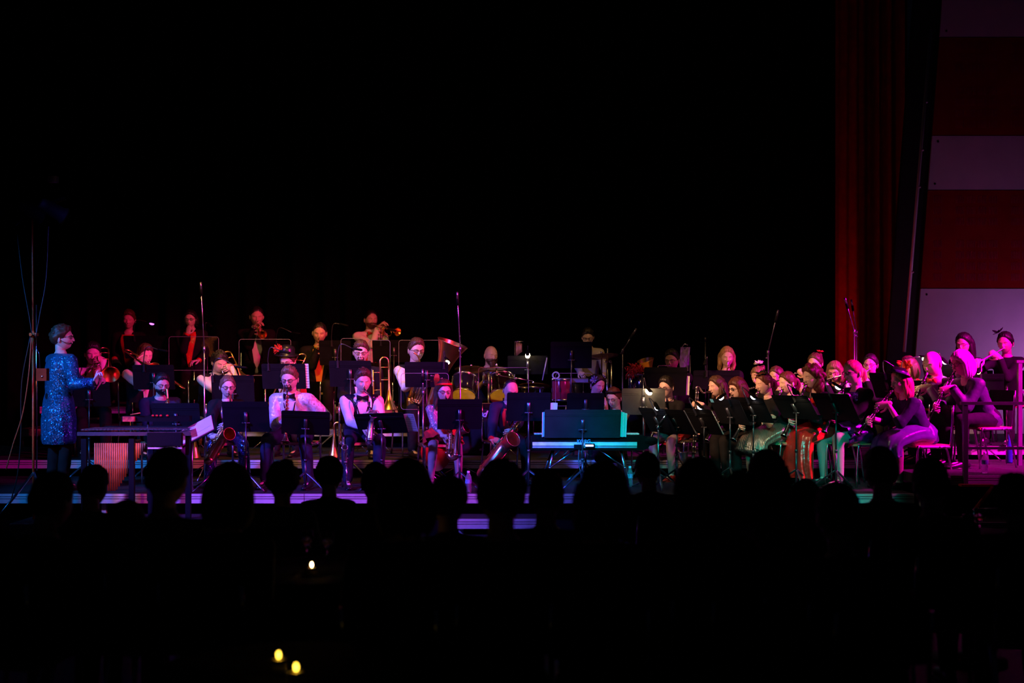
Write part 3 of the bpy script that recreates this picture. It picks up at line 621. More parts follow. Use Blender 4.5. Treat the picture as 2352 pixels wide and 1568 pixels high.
def trombone(P, d=None, side=None, label=None, slide=.62, o=None, name='trombone', who=None, mat=BRASS):
    d = Vector(d).normalized(); o = Vector(o) if o is not None else P.mouth.copy(); w = Vector(side) if side is not None else P.left
    w = (w-d*w.dot(d)).normalized(); u = d.cross(w)
    if u.z < 0: u = -u
    r = thing(name, label or 'brass slide trombone played by '+P.who, 'trombone', o)
    m = MB(); m.tube([o, o+d*.02, o+d*.09], [.016, .007, .006], 12); m.build('mouthpiece', SILV, r)
    b = o+w*.085
    m = MB(); m.tube([o+d*.07, o+d*(.09+.55)], .0068, 8); m.tube([b-d*.02, b+d*(.09+.55)], .0068, 8); m.tube([o+d*.12, b+d*.12], .005, 6); m.build('inner_slide', SILV, r)
    e = .09+slide+.06
    m = MB(); m.tube([o+d*(.13+slide-.55), o+d*e]+arc(o+w*.0425+d*e, .0425, 180, 0, 8, w, d)[1:-1]+[b+d*e, b+d*(.13+slide-.55)], .0085, 8); m.tube([o+d*(.16+slide-.55), b+d*(.16+slide-.55)], .005, 6); m.build('outer_slide', mat, r)
    c = b+w*.10-u*.02
    m = MB(); m.tube([b+d*.03, b-d*.22]+arc((b+c)/2-d*.22, (c-b).length/2, 180, 360, 8, (c-b).normalized(), d)[1:-1]+[c-d*.22, c-d*.1], .0088, 10); m.tube([b+d*.0, c+d*.0], .006, 6); m.tube([b-d*.15, c-d*.15], .005, 6); m.build('tuning_slide', mat, r)
    m = MB(); bell(m, line(c-d*.12, c+d*.36, 18), flare(.0095, .108, 18, 4.0), 24); m.build('bell', mat, r)
    return {1: (b+d*.02+u*.01, -w*.3+d*.6+u*.5, -w, 55), -1: (o+d*(.17+slide-.55)+w*.04, d*.6+u*.2-w*.1, w*.3-u*.9, 40)}
def euphonium(label, base, axis, xh, k=1.0, mat=BRASS, cat='euphonium', mouth=None):
    M = frame(base, axis, xh)@Matrix.Scale(k, 4); r = thing('euphonium', label, cat, base)
    m = MB(M); bell(m, line((.10, 0, .02), (.10, 0, .66), 18), flare(.040, .145, 18, 3.2), 28); m.build('bell', mat, r)
    m = MB(M); m.tube(arc((.0, 0, .03), .10, 0, -180, 10, (1, 0, 0), (0, 0, 1)), list(np.linspace(.042, .032, 11)), 14); m.tube([(-.10, 0, .03), (-.10, 0, .32)], [.032, .022], 12); m.tube(arc((-.03, 0, .32), .07, 180, 0, 8, (1, 0, 0), (0, 0, 1)), [.022]*9, 12); m.build('bow', mat, r)
    m = MB(M)
    for q in range(3): m.tube(curve([(-.07+.03*q, -.055, .05), (-.075+.03*q, -.06, .25), (-.05+.03*q, -.06, .31), (-.02+.02*q, -.055, .27), (-.02+.02*q, -.05, .06), (-.045+.025*q, -.055, .02), (-.07+.03*q, -.055, .05)], 4), .0085, 8)
    m.tube(curve([(-.1, -.02, .30), (-.13, -.05, .40), (-.16, -.08, .44), (-.19, -.10, .45)], 4), .007, 8); m.build('tubing', mat, r)
    m = MB(M)
    for q in range(4): m.tube([(-.075+.034*q, -.065, .10), (-.075+.034*q, -.065, .27)], .0145, 12); m.tube([(-.075+.034*q, -.065, .27), (-.075+.034*q, -.065, .31)], .004, 6); m.tube([(-.075+.034*q, -.065, .31), (-.075+.034*q, -.065, .315)], .011, 8)
    m.build('valve', SILV, r)
    if mouth is not None:
        q = M@Vector((-.19, -.10, .45)); d = (q-mouth).normalized(); m = MB(); m.tube(curve([mouth, mouth+d*.03, q-d*.02, q, M@Vector((-.16, -.08, .44))], 3), [.015, .012, .006, .006]+[.006]*9, 10); m.build('mouthpiece', SILV, r)
    r['M'] = 0; del r['M']
    return r, M
def sax(P, top, bot, bellh, k=1.0, mat=BRASS, kind='alto', label=None, mouth=None, hands=True):
    top = Vector(top); bot = Vector(bot); d = (bot-top).normalized(); L = (bot-top).length; o = mouth if mouth is not None else (P.mouth if P else top)
    M = frame(top, d, bellh); r = thing(kind+'_saxophone', label or 'brass saxophone played by '+P.who, 'saxophone', top)
    if P:
        a = M@Vector((0, 0, -.03*k)); hd = (P.hdir+Vector((0, 0, -.25))).normalized(); q1 = o+hd*.10; q2 = a+(o-a)*.15+Vector((0, 0, .07*k))
        m = MB(); m.tube([o-hd*.015, o+hd*.03, o+hd*.075], [.004, .010, .012], 10); m.build('mouthpiece', EBON, r)
        m = MB(); m.tube(curve([o+hd*.06, q1, q2, a, M@Vector((0, 0, .02))], 6), list(np.linspace(.008, .0125*k, 25)), 10); m.build('neck', mat, r)
    m = MB(M); m.tube(line((0, 0, 0), (0, 0, L), 8), list(np.linspace(.0125*k, .030*k, 8)), 14); m.build('body', mat, r)
    bx = .085*k
    m = MB(M); m.tube(arc((bx/2, 0, L), bx/2, 180, 0, 10, (1, 0, 0), (0, 0, 1)), list(np.linspace(.031*k, .037*k, 11)), 14); m.build('bow', mat, r)
    bl = .30*k; m = MB(M); bell(m, curve([(bx, 0, L), (bx+.005, 0, L-bl*.4), (bx+.03*k, 0, L-bl*.74), (bx+.115*k, 0, L-bl*.90)], 5), [.037*k]*2+flare(.036*k, .056*k, 14, 2.4), 22); m.build('bell', mat, r)
    m = MB(M); nq = 9
    for a_, off in ((-40, 0), (60, .5), (130, .2)):
        for q in range(nq):
            t = (q+.5+off*.5)/nq; rr = (.0125+.0175*t)*k; c = Vector((math.cos(R(a_+90)), math.sin(R(a_+90)), 0))
            if a_ == -40 and q > 5: continue
            m.ell(c*(rr+.006)+Vector((0, 0, L*t)), (.013*k*(.6+.7*t),)*2+(.013*k*(.6+.7*t),), 8, 5)
        c = Vector((math.cos(R(a_+72)), math.sin(R(a_+72)), 0)); m.tube([c*.027*k+Vector((0, 0, L*.06)), c*.042*k+Vector((0, 0, L*.94))], .003*k, 6)
    for q in range(3): m.ell((bx+.005, -.04*k, L-.05*k-.07*k*q), (.02*k, .008, .02*k), 10, 5)
    m.tube([(bx-.0, -.045*k, L), (bx+.01, -.045*k, L-.26*k)], .003*k, 6); m.build('keywork', mat, r)
    if not (P and hands): return r
    g = lambda t, kk: (top+d*L*t-(P.fwd*.01), -P.left*kk*.7+P.fwd*.5+d*.2, -P.left*kk*.5-P.fwd*.3+d*.3, 32)
    return {1: g(.22, 1), -1: g(.66, -1)}
def soprano_sax(P, end, dY, label, mat=ROSE):
    o = P.mouth; d = (W(end[0], end[1], o.y+dY)-o).normalized(); L = .66; r = thing('soprano_saxophone', label, 'saxophone', o); M = frame(o, d, P.left)
    m = MB(M); m.tube([(0, 0, -.01), (0, 0, .03), (0, 0, .07)], [.004, .009, .011], 10); m.build('mouthpiece', EBON, r)
    m = MB(M); m.tube(line((0, 0, .06), (0, 0, L-.06), 8), list(np.linspace(.008, .022, 8)), 14); m.build('body', mat, r)
    m = MB(M); bell(m, line((0, 0, L-.08), (0, 0, L), 8), flare(.022, .048, 8, 2.2), 20); m.build('bell', mat, r)
    m = MB(M)
    for a_ in (-50, 70, 180):
        c = Vector((math.cos(R(a_-90)), math.sin(R(a_-90)), 0)); m.tube([c*.016+Vector((0, 0, .10)), c*.030+Vector((0, 0, L-.09))], .0028, 6)
        for q in range(10): t = (q+.5)/10; m.ell(c*(.013+.017*t)+Vector((0, 0, .1+(L-.2)*t)), (.009, .009, .011), 7, 5)
    m.build('keywork', mat, r)
    g = lambda z, kk: (o+d*z, -P.left*kk*.7+P.fwd*.4+d*.2, -P.left*kk*.5-P.fwd*.6, 35)
    return {1: g(.24, 1), -1: g(.42, -1)}
def bass_clarinet(P, top, bot, label):
    top = Vector(top); bot = Vector(bot); d = (bot-top).normalized(); L = (bot-top).length; o = P.mouth; r = thing('bass_clarinet', label, 'clarinet', top); M = frame(top, d, -P.fwd+P.left*.2)
    m = MB(); m.tube([o-P.hdir*.01, o+P.hdir*.05, o+P.hdir*.08], [.005, .013, .014], 10); m.build('mouthpiece', EBON, r)
    m = MB(); q = o+P.hdir*.07; m.tube(curve([q, q.lerp(top, .35)+Vector((0, 0, -.012)), q.lerp(top, .75)+Vector((0, 0, .035)), top+Vector((0, 0, .03)), top], 6), .011, 10); m.build('neck', SILV, r)
    m = MB(M); m.lathe([(.013, -.01), (.018, .0), (.016, .03), (.016, L*.48), (.019, L*.49), (.019, L*.52), (.0165, L*.53), (.0175, L)], 14); m.build('body', EBON, r)
    m = MB(M); bell(m, curve([(0, 0, L-.01), (.0, 0, L+.06), (-.06, 0, L+.11), (-.11, 0, L+.06), (-.13, 0, L-.02)], 4), [.018, .019, .02, .022, .024, .027, .03, .033, .036, .039, .042, .045, .049, .053, .056, .06, .066], 20); m.build('bell', SILV, r)
    m = MB(M)
    for a_ in (-60, 30, 120):
        c = Vector((math.cos(R(a_)), math.sin(R(a_)), 0)); m.tube([c*.021+Vector((0, 0, .03)), c*.022+Vector((0, 0, L-.03))], .0032, 6)
        for q in range(12): m.ell(c*.021+Vector((0, 0, L*(q+.5)/12)), (.010, .010, .012), 7, 5)
    m.build('keywork', SILV, r)
    g = lambda z, kk: (top+d*z, -P.left*kk*.7+P.fwd*.4, -P.left*kk*.5-P.fwd*.6, 35)
    return {1: g(L*.22, 1), -1: g(L*.62, -1)}
# ------------------------------------------------------------------ music stands and their lamps
SHEETN = [0]
def stand(label, px, py, Y, tier, yaw=0, tilt=24, w=.50, h=.33, paper=None, mat=BLKM, roll=0):
    c = W(px, py, Y); r = thing('music_stand', label, 'music stand', (c.x, c.y, tier)); Rz = Matrix.Rotation(R(yaw), 4, 'Z')
    M = Matrix.Translation(c)@Rz@Matrix.Rotation(R(tilt), 4, 'X')@Matrix.Rotation(R(roll), 4, 'Y')
    m = MB(M); m.plate(rrect(w, h, .018), .004); dk = m.build('desk', mat, r, smooth=False)
    m = MB(M)
    for z in (h*.5-.055, h*.5-.072): m.box((0, -.0035, z), (w-.01, .004, .006))
    m.build('ridge', mat, dk, smooth=False)
    m = MB(M); m.box((0, .03, -h/2+.002), (w, .06, .004)); m.box((0, .058, -h/2+.008), (w, .004, .014)); m.build('ledge', mat, r, smooth=False)
    m = MB(M); m.box((0, -.012, -.02), (.035, .02, .15)); m.tube([(-.028, -.022, -.06), (.028, -.022, -.06)], .008, 8); m.ell((.034, -.022, -.06), (.010, .010, .010), 8, 6); m.ell((-.034, -.022, -.06), (.010, .010, .010), 8, 6); m.build('tilt_bracket', DKM, r)
    s0 = M@Vector((0, -.022, -.06)); fl = Vector((s0.x, s0.y, tier)); H = s0.z-tier
    m = MB(); m.tube([s0, fl+Vector((0, 0, H*.45))], .0085, 10); m.build('inner_tube', DKM, r)
    m = MB(); m.tube([fl+Vector((0, 0, H*.52)), fl+Vector((0, 0, .05))], .0125, 10); m.tube([fl+Vector((0, 0, H*.52)), fl+Vector((0, 0, H*.52-.03))], .017, 10); m.build('shaft', DKM, r)
    for q in range(3):
        a = R(yaw+90+120*q); e = Vector((math.cos(a), math.sin(a), 0)); m = MB(); m.tube(curve([fl+Vector((0, 0, .20)), fl+e*.10+Vector((0, 0, .13)), fl+e*.25+Vector((0, 0, .008))], 3), [(.012, .004)]*6+[(.010, .004)], 8); m.build('leg', DKM, r)
    if paper:
        for (ox, pw, ph, lab, fx) in paper: sheet(lab, M, ox, -h/2+ph/2+.006, pw, ph, fx)
    return r, M
def sheet(label, M, ox, oz, w, h, lines=True):
    r = thing('sheet_music', label, 'sheet music', M@Vector((ox, .012, oz-h/2)))
    m = MB(M); m.grid([[(ox+x*w/2, .008+.006*math.cos(x*2.5), oz+z*h/2) for x in np.linspace(-1, 1, 5)] for z in (-1, 0, 1)]); m.grid([[(ox+x*w/2, .010+.006*math.cos(x*2.5), oz+z*h/2) for x in np.linspace(1, -1, 5)] for z in (-1, 0, 1)]); m.build('page', PAPER, r, smooth=False)
    m = MB(M); k = 9
    for i in range(k):
        z = oz-h*.42+h*.84*i/(k-1)
        for y in (.0072, .0180):
            m.box((ox, y-.003 if y < .01 else y, z), (w*.86, .0006, .0035))
    if lines: m.build('stave', INK, r, smooth=False)
    return r
def stand_lamp(label, M, x, h, to, glow=None, watts=0, curl=1.0, col=(1, .72, .38), big=1.0):
    b = M@Vector((x, 0, h/2-.06)); t = M@Vector((x, 0, h/2)); r = thing('stand_lamp', label, 'lamp', b)
    to = Vector(to); up = (t-b).normalized()
    m = MB(frame(b, up)); m.box((0, 0, .02), (.022, .030, .075)); m.box((0, 0, -.02), (.034, .016, .012)); m.build('clip', DKM, r, smooth=False)
    v = to-t; mid = t+up*(.10+.25*v.length)+v*.25
    m = MB(); m.tube(curve([t-up*.01, t+up*.06, mid, to], 6), .0055, 7); m.build('gooseneck', DKM, r)
    d = Vector((v.x, v.y, -.03)); d = d.normalized() if d.length > .01 else Vector((1, 0, -.1)).normalized()
    A = frame(to, d, Vector((0, 0, 1)).cross(d)); m = MB(A)
    m.tube([(0, 0, -.02), (0, 0, .01), (0, 0, .10), (0, 0, .115)], [(.010, .010), (.022, .014), (.026, .014), (.020, .010)], 12, side=A.to_3x3().inverted()@Vector((0, 0, 1)).cross(d)); m.build('lamp_head', BLKP, r)
    if glow:
        z = (A.to_3x3().inverted()@Vector((0, 0, -1)))
        m = MB(A); m.ell(Vector((0, 0, .06))+z*.016*big, (.021*big, .021*big, .036*big), 10, 6); m.build('bulb', glow, r)
    if watts:
        l = bpy.data.lights.new('stand_lamp_light', 'SPOT'); l.energy = watts; l.color = col; l.spot_size = R(150); l.spot_blend = .6; l.shadow_soft_size = .02
        p = A@Vector((0, 0, .06))+Vector((0, 0, -.035)); q = bpy.data.objects.new('stand_lamp_light', l); COL.objects.link(q); q.location = p-root_loc(r); q.parent = r
    return r
def shield(label, x0, y0, x1, y1, Y, tier, yaw=0, cat='sound shield'):
    a = W(x0, y0, Y); b = W(x1, y1, Y); c = (a+b)/2; w = abs(b.x-a.x); h = abs(a.z-b.z); r = thing('sound_shield', label, cat, (c.x, c.y, tier)); M = Matrix.Translation(c)@Matrix.Rotation(R(yaw), 4, 'Z')
    P_ = rrect(w-.008, h-.008, .03, 5); m = MB(M); m.plate(P_, .004); m.build('acrylic_pane', ACR, r, smooth=False)
    m = MB(M); m.tube([(x, 0, z) for x, z in rrect(w, h, .034, 5)], .0024, 6, closed=True); m.build('edge', ACRE, r)
    m = MB(); m.tube([c+Vector((0, .02, -h*.35)), Vector((c.x, c.y+.02, tier+.04))], .010, 8); m.build('pole', CHROME, r)
    for q in range(3):
        an = R(90+120*q); e = Vector((math.cos(an), math.sin(an), 0)); f = Vector((c.x, c.y+.02, tier)); m = MB(); m.tube([f+Vector((0, 0, .15)), f+e*.18+Vector((0, 0, .01))], .007, 6); m.build('leg', CHROME, r)
    return r
def mic_stand(label, base, pts, mat=DKM, mic=True, legs=True):
    b = Vector(base); r = thing('microphone_stand', label, 'microphone stand', b); P_ = [Vector(p) for p in pts]
    m = MB(); m.tube([b+Vector((0, 0, .05)), P_[0]], .009, 8); m.tube([P_[0]-Vector((0, 0, .03)), P_[0]+Vector((0, 0, .02))], .015, 8); m.build('pole', mat, r)
    if len(P_) > 1:
        m = MB(); v = (P_[1]-P_[0]); m.tube([P_[0]-v*.18, P_[1]], .0065, 8); m.ell(P_[0]-v*.18, (.011,)*3, 8, 6); m.build('boom', mat, r)
        d = v.normalized()
        if mic:
            m = MB(); m.tube([P_[1], P_[1]+d*.10], [.013, .012], 10); m.build('microphone', mat, r)
            m = MB(); m.tube([P_[1]+d*.02, P_[1]-d*.05], .016, 10); m.build('microphone_clip', BLKP, r)
    if legs:
        for q in range(3):
            a = R(30+120*q); e = Vector((math.cos(a), math.sin(a), 0)); m = MB(); m.tube([b+Vector((0, 0, .16)), b+e*.30+Vector((0, 0, .01))], .007, 6); m.build('leg', mat, r)
    return r
def bottle(label, px, py, Y, tier, h=.22):
    c = W(px, py, Y); c.z = tier; r = thing('water_bottle', label, 'bottle', c); M = Matrix.Translation(c)
    m = MB(M); m.lathe([(.001, 0), (.030, .0), (.032, .01), (.030, .04), (.032, .06), (.030, .08), (.032, .10), (.032, .135), (.029, .155), (.014, .195), (.013, .205)], 16); m.build('body', PET, r)
    m = MB(M); m.lathe([(.0328, .092), (.0328, .132)], 16); m.build('paper_label', pbr('bottle_label', (.25, .45, .75), .5, namt=.5, nscale=40), r)
    m = MB(M); m.lathe([(.015, .198), (.015, .218), (.001, .219)], 12); m.build('cap', pbr('bottle_cap', (.7, .75, .85), .4), r)
def flower(mb, c, r, n=14, seed=1, mi=0, nrm=(0, -1, .3)):
    q = random.Random(seed); A = frame(c, nrm)
    for i in range(n):
        a = 2*math.pi*i/n+q.uniform(-.2, .2); l = r*q.uniform(.7, 1.1); e = q.uniform(.1, .8)
        d = Vector((math.cos(a)*math.cos(e), math.sin(a)*math.cos(e), math.sin(e)))
        mb.tube([A@(d*l*t) for t in (0, .35, .7, 1)], [(.006, .004), (r*.20, .004), (r*.22, .004), (.004, .002)], 6, mi, side=A.to_3x3()@Vector((-math.sin(a), math.cos(a), 0)))
# ------------------------------------------------------------------ the setting
X = lambda px, Y: (px-1176)*Y/F
FLOORM = pbr('dark_hall_floor', (0.03, 0.025, 0.022), 0.6, namt=0.4, nscale=3); DECK = pbr('black_deck_board', (0.012, 0.011, 0.012), 0.8, namt=0.3, nscale=6)
m = MB(); m.box((0, 10, -.53), (30, 26, .06)); struct('floor', m, FLOORM)
def platform(name, x0, x1, yf, yb, z, bottom, mod=2.0, profile=True, sides=(False, False)):
    r = bpy.data.objects.new(name, None); COL.objects.link(r); r.location = ((x0+x1)/2, yf, bottom); r['kind'] = 'structure'
    n = max(1, round((x1-x0)/mod)); w = (x1-x0)/n
    for i in range(n):
        a = x0+i*w; c = a+w/2
        m = MB(); m.box((c, (yf+yb)/2+.01, z-.0475), (w-.004, yb-yf-.02, .095)); m.build('deck_board', DECK, r, False)
        if profile:
            m = MB()
            for za, zb in ((0, .024), (.031, .046), (.053, .095)): m.box((c, yf+.004, z-(za+zb)/2), (w-.006, .020, zb-za))
            m.build('edge_profile', ALU, r, False)
    m = MB(); m.box(((x0+x1)/2, yf+.20, (z-.1+bottom)/2), (x1-x0-.1, .02, z-.1-bottom)); m.build('underdeck_shade_sheet', DRAPE, r, False)  # added black sheet stands in for the shade under the deck
    for i in range(n+1):
        m = MB(); m.box((min(max(x0+i*w, x0+.05), x1-.05), yf+.10, (z-.095+bottom)/2), (.045, .045, z-.095-bottom)); m.build('leg', ALU, r, False)
    return r
platform('stage_deck', -6.2, 4.06, 11.6, 18.7, 0.0, -.5)
platform('stage_riser', -6.2, 4.06, 13.3, 18.7, .20, 0.0)
platform('stage_riser', -6.6, -.95, 15.25, 18.7, .45, .2)
platform('stage_riser', -6.8, -1.05, 16.55, 18.7, .70, .45)
platform('stage_deck', 4.07, 8.4, 11.45, 13.38, .20, -.5)
platform('stage_riser', 4.07, 8.4, 13.4, 18.7, .35, -.5)
platform('stage_step', -4.75, -2.95, 10.85, 11.59, -.20, -.5, 1.8)
platform('stage_step', -.55, .25, 11.2, 11.59, -.20, -.5, .8); platform('stage_step', -.55, .25, 10.85, 11.19, -.35, -.5, .8)
platform('stage_step', 4.35, 5.1, 10.95, 11.4, -.20, -.5, .8)
# black backcloth hung in folds, side legs, red house curtain
def curtain(name, x0, x1, y, z0, z1, mat, amp=.07, wl=.30, yaw=0, seed=0):
    n = int((x1-x0)/wl*10); rows = []
    for zi in range(5):
        z = z0+(z1-z0)*zi/4; row = []
        for i in range(n+1):
            x = x0+(x1-x0)*i/n; p = x/wl*2*math.pi
            row.append((x, y+amp*math.sin(p+.8*math.sin(p*.31+seed))*(1+.25*math.sin(p*.13+zi*.6)), z))
        rows.append(row)
    m = MB(); m.grid(rows); m.grid([[(a, b+.012, c) for a, b, c in reversed(r)] for r in rows]); return struct(name, m, mat, smooth=True)
curtain('wall_back', -9, 6.4, 18.55, 0, 8.0, DRAPE, .08, .42)
curtain('trim_1', X(1918, 16.3), X(1974, 16.3), 16.3, .35, 8.0, RDRAPE, .035, .17, seed=2)
curtain('trim_5', X(1960, 17.2), X(2075, 17.2), 17.2, .35, 8.0, RDRAPE, .09, .22, seed=1)
curtain('trim_2', -9, -6.9, 14.0, -.5, 8.0, DRAPE, .08, .42)
# slanted panelled wall on the right
Yw = 15.9
wr = bpy.data.objects.new('wall_right', None); COL.objects.link(wr); wr['kind'] = 'structure'; wr.location = (X(2230, Yw), Yw, .35)
PW = pbr('pale_wall_panel', (0.62, 0.58, 0.62), 0.6, namt=0.06, nscale=3, bump=0.05); PR = pbr('red_slotted_panel', (0.28, 0.003, 0.010), 0.7, namt=0.15, nscale=3, spec=0.1)
EDGE = pbr('black_wall_edge', (0.008, 0.008, 0.009), 0.7)
lx = lambda y: 2165-60*y/800                         # slanted left edge in the picture
def panel(y0, y1, mat, name='panel', gap=1.0):
    a0, a1 = W(lx(y0), y0+gap, Yw), W(lx(y1), y1-gap, Yw); xr = 9.5
    m = MB(); V = [(a0.x, Yw, a0.z), (xr, Yw, a0.z), (xr, Yw, a1.z), (a1.x, Yw, a1.z)]; V += [(x, Yw+.05, z) for x, y, z in V]
    m.add(V, [(0, 1, 2, 3)[::-1], (4, 5, 6, 7), (0, 4, 5, 1), (1, 5, 6, 2), (2, 6, 7, 3), (3, 7, 4, 0)]); return m.build(name, mat, wr, False)
pw = []
for y0, y1, mt in ((-240, 85, PW), (85, 311, PR), (311, 436, PW), (436, 662, PR), (662, 1010, PW)): pw.append((panel(y0, y1, mt), y0, y1, mt))
SLOT = pbr('slot_edge', (0.36, 0.03, 0.07), 0.6, spec=0.2); slot_mesh = None
for o, y0, y1, mt in pw:
    if mt is PR:
        for row in range(8):
            if row == 3: continue
            for colx in (0, 1, 3, 4, 5, 6, 8, 9, 10):
                q = W(2128+colx*25.5, y0+22+row*25.5, Yw)
                if q.x < W(lx(q.z), 0, Yw).x and False: continue
                if slot_mesh is None:
                    m = MB()
                    for k in range(6): m.box((-.052+k*.021, 0, 0), (.006, .006, .10))
                    slot_mesh = m.mesh('slot_block', [SLOT], smooth=False)
                if q.x > W(lx(y0+22+row*25.5)+16, 0, Yw).x:
                    b = bpy.data.objects.new('slot_block', slot_mesh); COL.objects.link(b); b.parent = wr; b.location = Vector((q.x, Yw-.001, q.z))-wr.location
    else:
        for yy in (y0+14, y1-14):
            if yy < 0: continue
            q = W(lx(yy)+14, yy, Yw); m = MB(frame((q.x, Yw-.001, q.z), (0, -1, 0))); m.lathe([(.001, .004), (.014, .004), (.016, 0)], 12); m.build('bolt', EDGE, wr)
m = MB(); a, b = W(lx(-240)-64, -240, Yw), W(lx(-240), -240, Yw); c, d = W(lx(1010), 1010, Yw), W(lx(1010)-64, 1010, Yw)
V = [tuple(p+Vector((0, .03, 0))) for p in (a, b, c, d)]+[tuple(p+Vector((0, .10, 0))) for p in (a, b, c, d)]
m.add(V, [(3, 2, 1, 0), (4, 5, 6, 7), (0, 1, 5, 4), (1, 2, 6, 5), (2, 3, 7, 6), (3, 0, 4, 7)]); struct('trim_3', m, EDGE)
m = MB(); m.tube([W(2138, 68, Yw-.1), W(2077, 808, Yw-.1)], .022, 8)
o = struct('trim_4', m, ALU, smooth=True)
for yy in (235, 345, 430, 625):
    m = MB(); q = W(2138-61*(yy-68)/740, yy, Yw-.1); m.ell(q+Vector((.02, -.01, 0)), (.02, .02, .015), 8, 6); b = m.build('bracket', ALU, o); b.parent = o
# ------------------------------------------------------------------ railing at the right end of the deck
def railing(label, x0, x1, ytop, Y, tier, bars, posts):
    r = thing('guard_railing', label, 'railing', (X(x0, Y), Y, tier)); a, b = W(x0, ytop, Y), W(x1, ytop, Y)
    RM = pbr('painted_rail_metal', (0.13, 0.12, 0.15), 0.45, 0.3)
    m = MB(); m.box((a+b)/2, ((b-a).length, .05, .030)); m.build('top_rail', RM, r, False)
    for y in bars: p, q = W(x0+8, y, Y), W(x1, y, Y); m = MB(); m.box((p+q)/2, ((q-p).length, .03, .028)); m.build('mid_rail', RM, r, False)
    for x in posts:
        p = W(x, ytop+4, Y); m = MB(); m.box((p.x, Y, (p.z+tier-.1)/2), (.042, .042, p.z-tier+.1)); m.build('post', RM, r, False)
railing('grey metal guard railing beside person in plum jacket', 2206, 2420, 926, 11.42, .20, (1029,), (2217, 2410))
railing('short upper guard railing at the far right edge', 2333, 2470, 830, 12.6, .20, (900,), (2342, 2460))
# red diagonal brace and bar under the right deck
r = thing('deck_brace', 'red diagonal brace with bar under right stage deck', 'brace', W(2236, 1175, 11.3)); RB = pbr('red_brace_paint', (0.5, 0.03, 0.03), 0.5)
m = MB(); m.tube([W(2237, 1172, 11.3), W(2280, 1118, 11.3)], .018, 8); m.build('strut', RB, r); m = MB(); m.tube([W(2240, 1169, 11.25), W(2312, 1168, 11.25)], .012, 8); m.build('bar', ALU, r); m = MB(); m.box(W(2242, 1114, 11.35), (.32, .08, .02)); m.build('bracket', RB, r, False)
# ------------------------------------------------------------------ lighting stand at the left
r = thing('lighting_stand', 'tall tripod lighting stand with cables at far left', 'light stand', (X(75, 11.2), 11.2, -.5)); TB = Vector((X(77, 11.2), 11.2, -.5))
m = MB(); m.tube([TB+Vector((0, 0, .15)), W(76, 760, 11.2)], .011, 10); m.build('mast', pbr('orange_lit_mast', (.85, .12, .03), .4), r); m = MB(); m.tube([W(84, 700, 11.22), W(84, 1080, 11.22)], .008, 8); m.build('rail', CHROME, r)  # orange light on the mast is put into its colour
m = MB(); m.tube([W(76, 775, 11.2), W(74, 470, 11.2)], .007, 10); m.build('inner_mast', pbr('orange_lit_mast', (.85, .12, .03), .4), r)
m = MB(); m.box(W(78, 768, 11.18), (.07, .05, .03)); m.tube([W(70, 768, 11.1), W(70, 768, 11.3)], .014, 8); m.build('collar', pbr('orange_collar', (.75, .18, .03), .4), r, False)
for e in ((-.5, -.25, 0), (.42, -.3, 0), (0, .5, 0)): m = MB(); m.tube([TB+Vector((0, 0, .75)), TB+Vector(e)+Vector((0, 0, .02))], .014, 8); m.build('leg', CHROME, r)
m = MB(); m.tube([W(10, 500, 11.2), W(150, 455, 11.2)], .02, 8); m.build('crossbar', BLKM, r)
for i, (px, py) in enumerate(((24, 490), (78, 485), (128, 485))):
    c = W(px, py, 11.15); m = MB(frame(c, (.7, .6, -.45))); m.lathe([(.0, -.16), (.05, -.16), (.065, -.10), (.07, .06), (.085, .08), (.085, .10), (.06, .10), (.055, .05)], 16); h = m.build('lamp_head', BLKM, r)
    m = MB(frame(c, (.7, .6, -.45))); m.ell((0, 0, .06), (.052, .052, .014), 12, 6); m.build('lens', GLAS, h)
m = MB(); m.box(W(122, 412, 11.15), (.085, .07, .06)); m.build('receiver_box', pbr('grey_box', (.08, .06, .07), .5), r, False)
CBO = pbr('orange_cable', (.55, .10, .03), .5); CBB = pbr('black_cable', (.03, .022, .018), .5)
for lab, pts, mt, rad in (('orange power cable hanging from the lighting stand', [(72, 775), (66, 860), (52, 950), (30, 1020), (14, 1078)], CBO, .006), ('dark cable looping beside the lighting stand, outermost left', [(70, 772), (50, 880), (48, 1000), (40, 1090), (25, 1150)], CBB, .006),
                          ('thin brown cable running from lamps to stand collar', [(40, 540), (52, 640), (66, 720), (74, 770)], CBB, .005), ('thin dark cable hanging right of the lighting mast', [(112, 520), (106, 640), (92, 720), (82, 775)], CBB, .005)):
    m = MB(); m.tube(curve([W(a, b, 11.16-.01*i) for i, (a, b) in enumerate(pts)], 6), rad, 6); tag(m.build('cable', mt), lab, 'cable')
r = thing('control_box', 'small orange control box hung on the lighting stand', 'control box', W(98, 873, 11.12)); c = W(98, 860, 11.12); m = MB(); m.box(c, (.10, .07, .12)); m.build('case', pbr('orange_box', (.30, .04, .01), .8, spec=.1), r, False)
m = MB(); m.tube([W(92, 846, 11.12), W(90, 812, 11.13), W(84, 800, 11.14)], .004, 6); m.build('hook', DKM, r); m = MB(); m.ell(c+Vector((.01, -.036, -.02)), (.012, .006, .012), 8, 6); m.build('knob', CHROME, r)
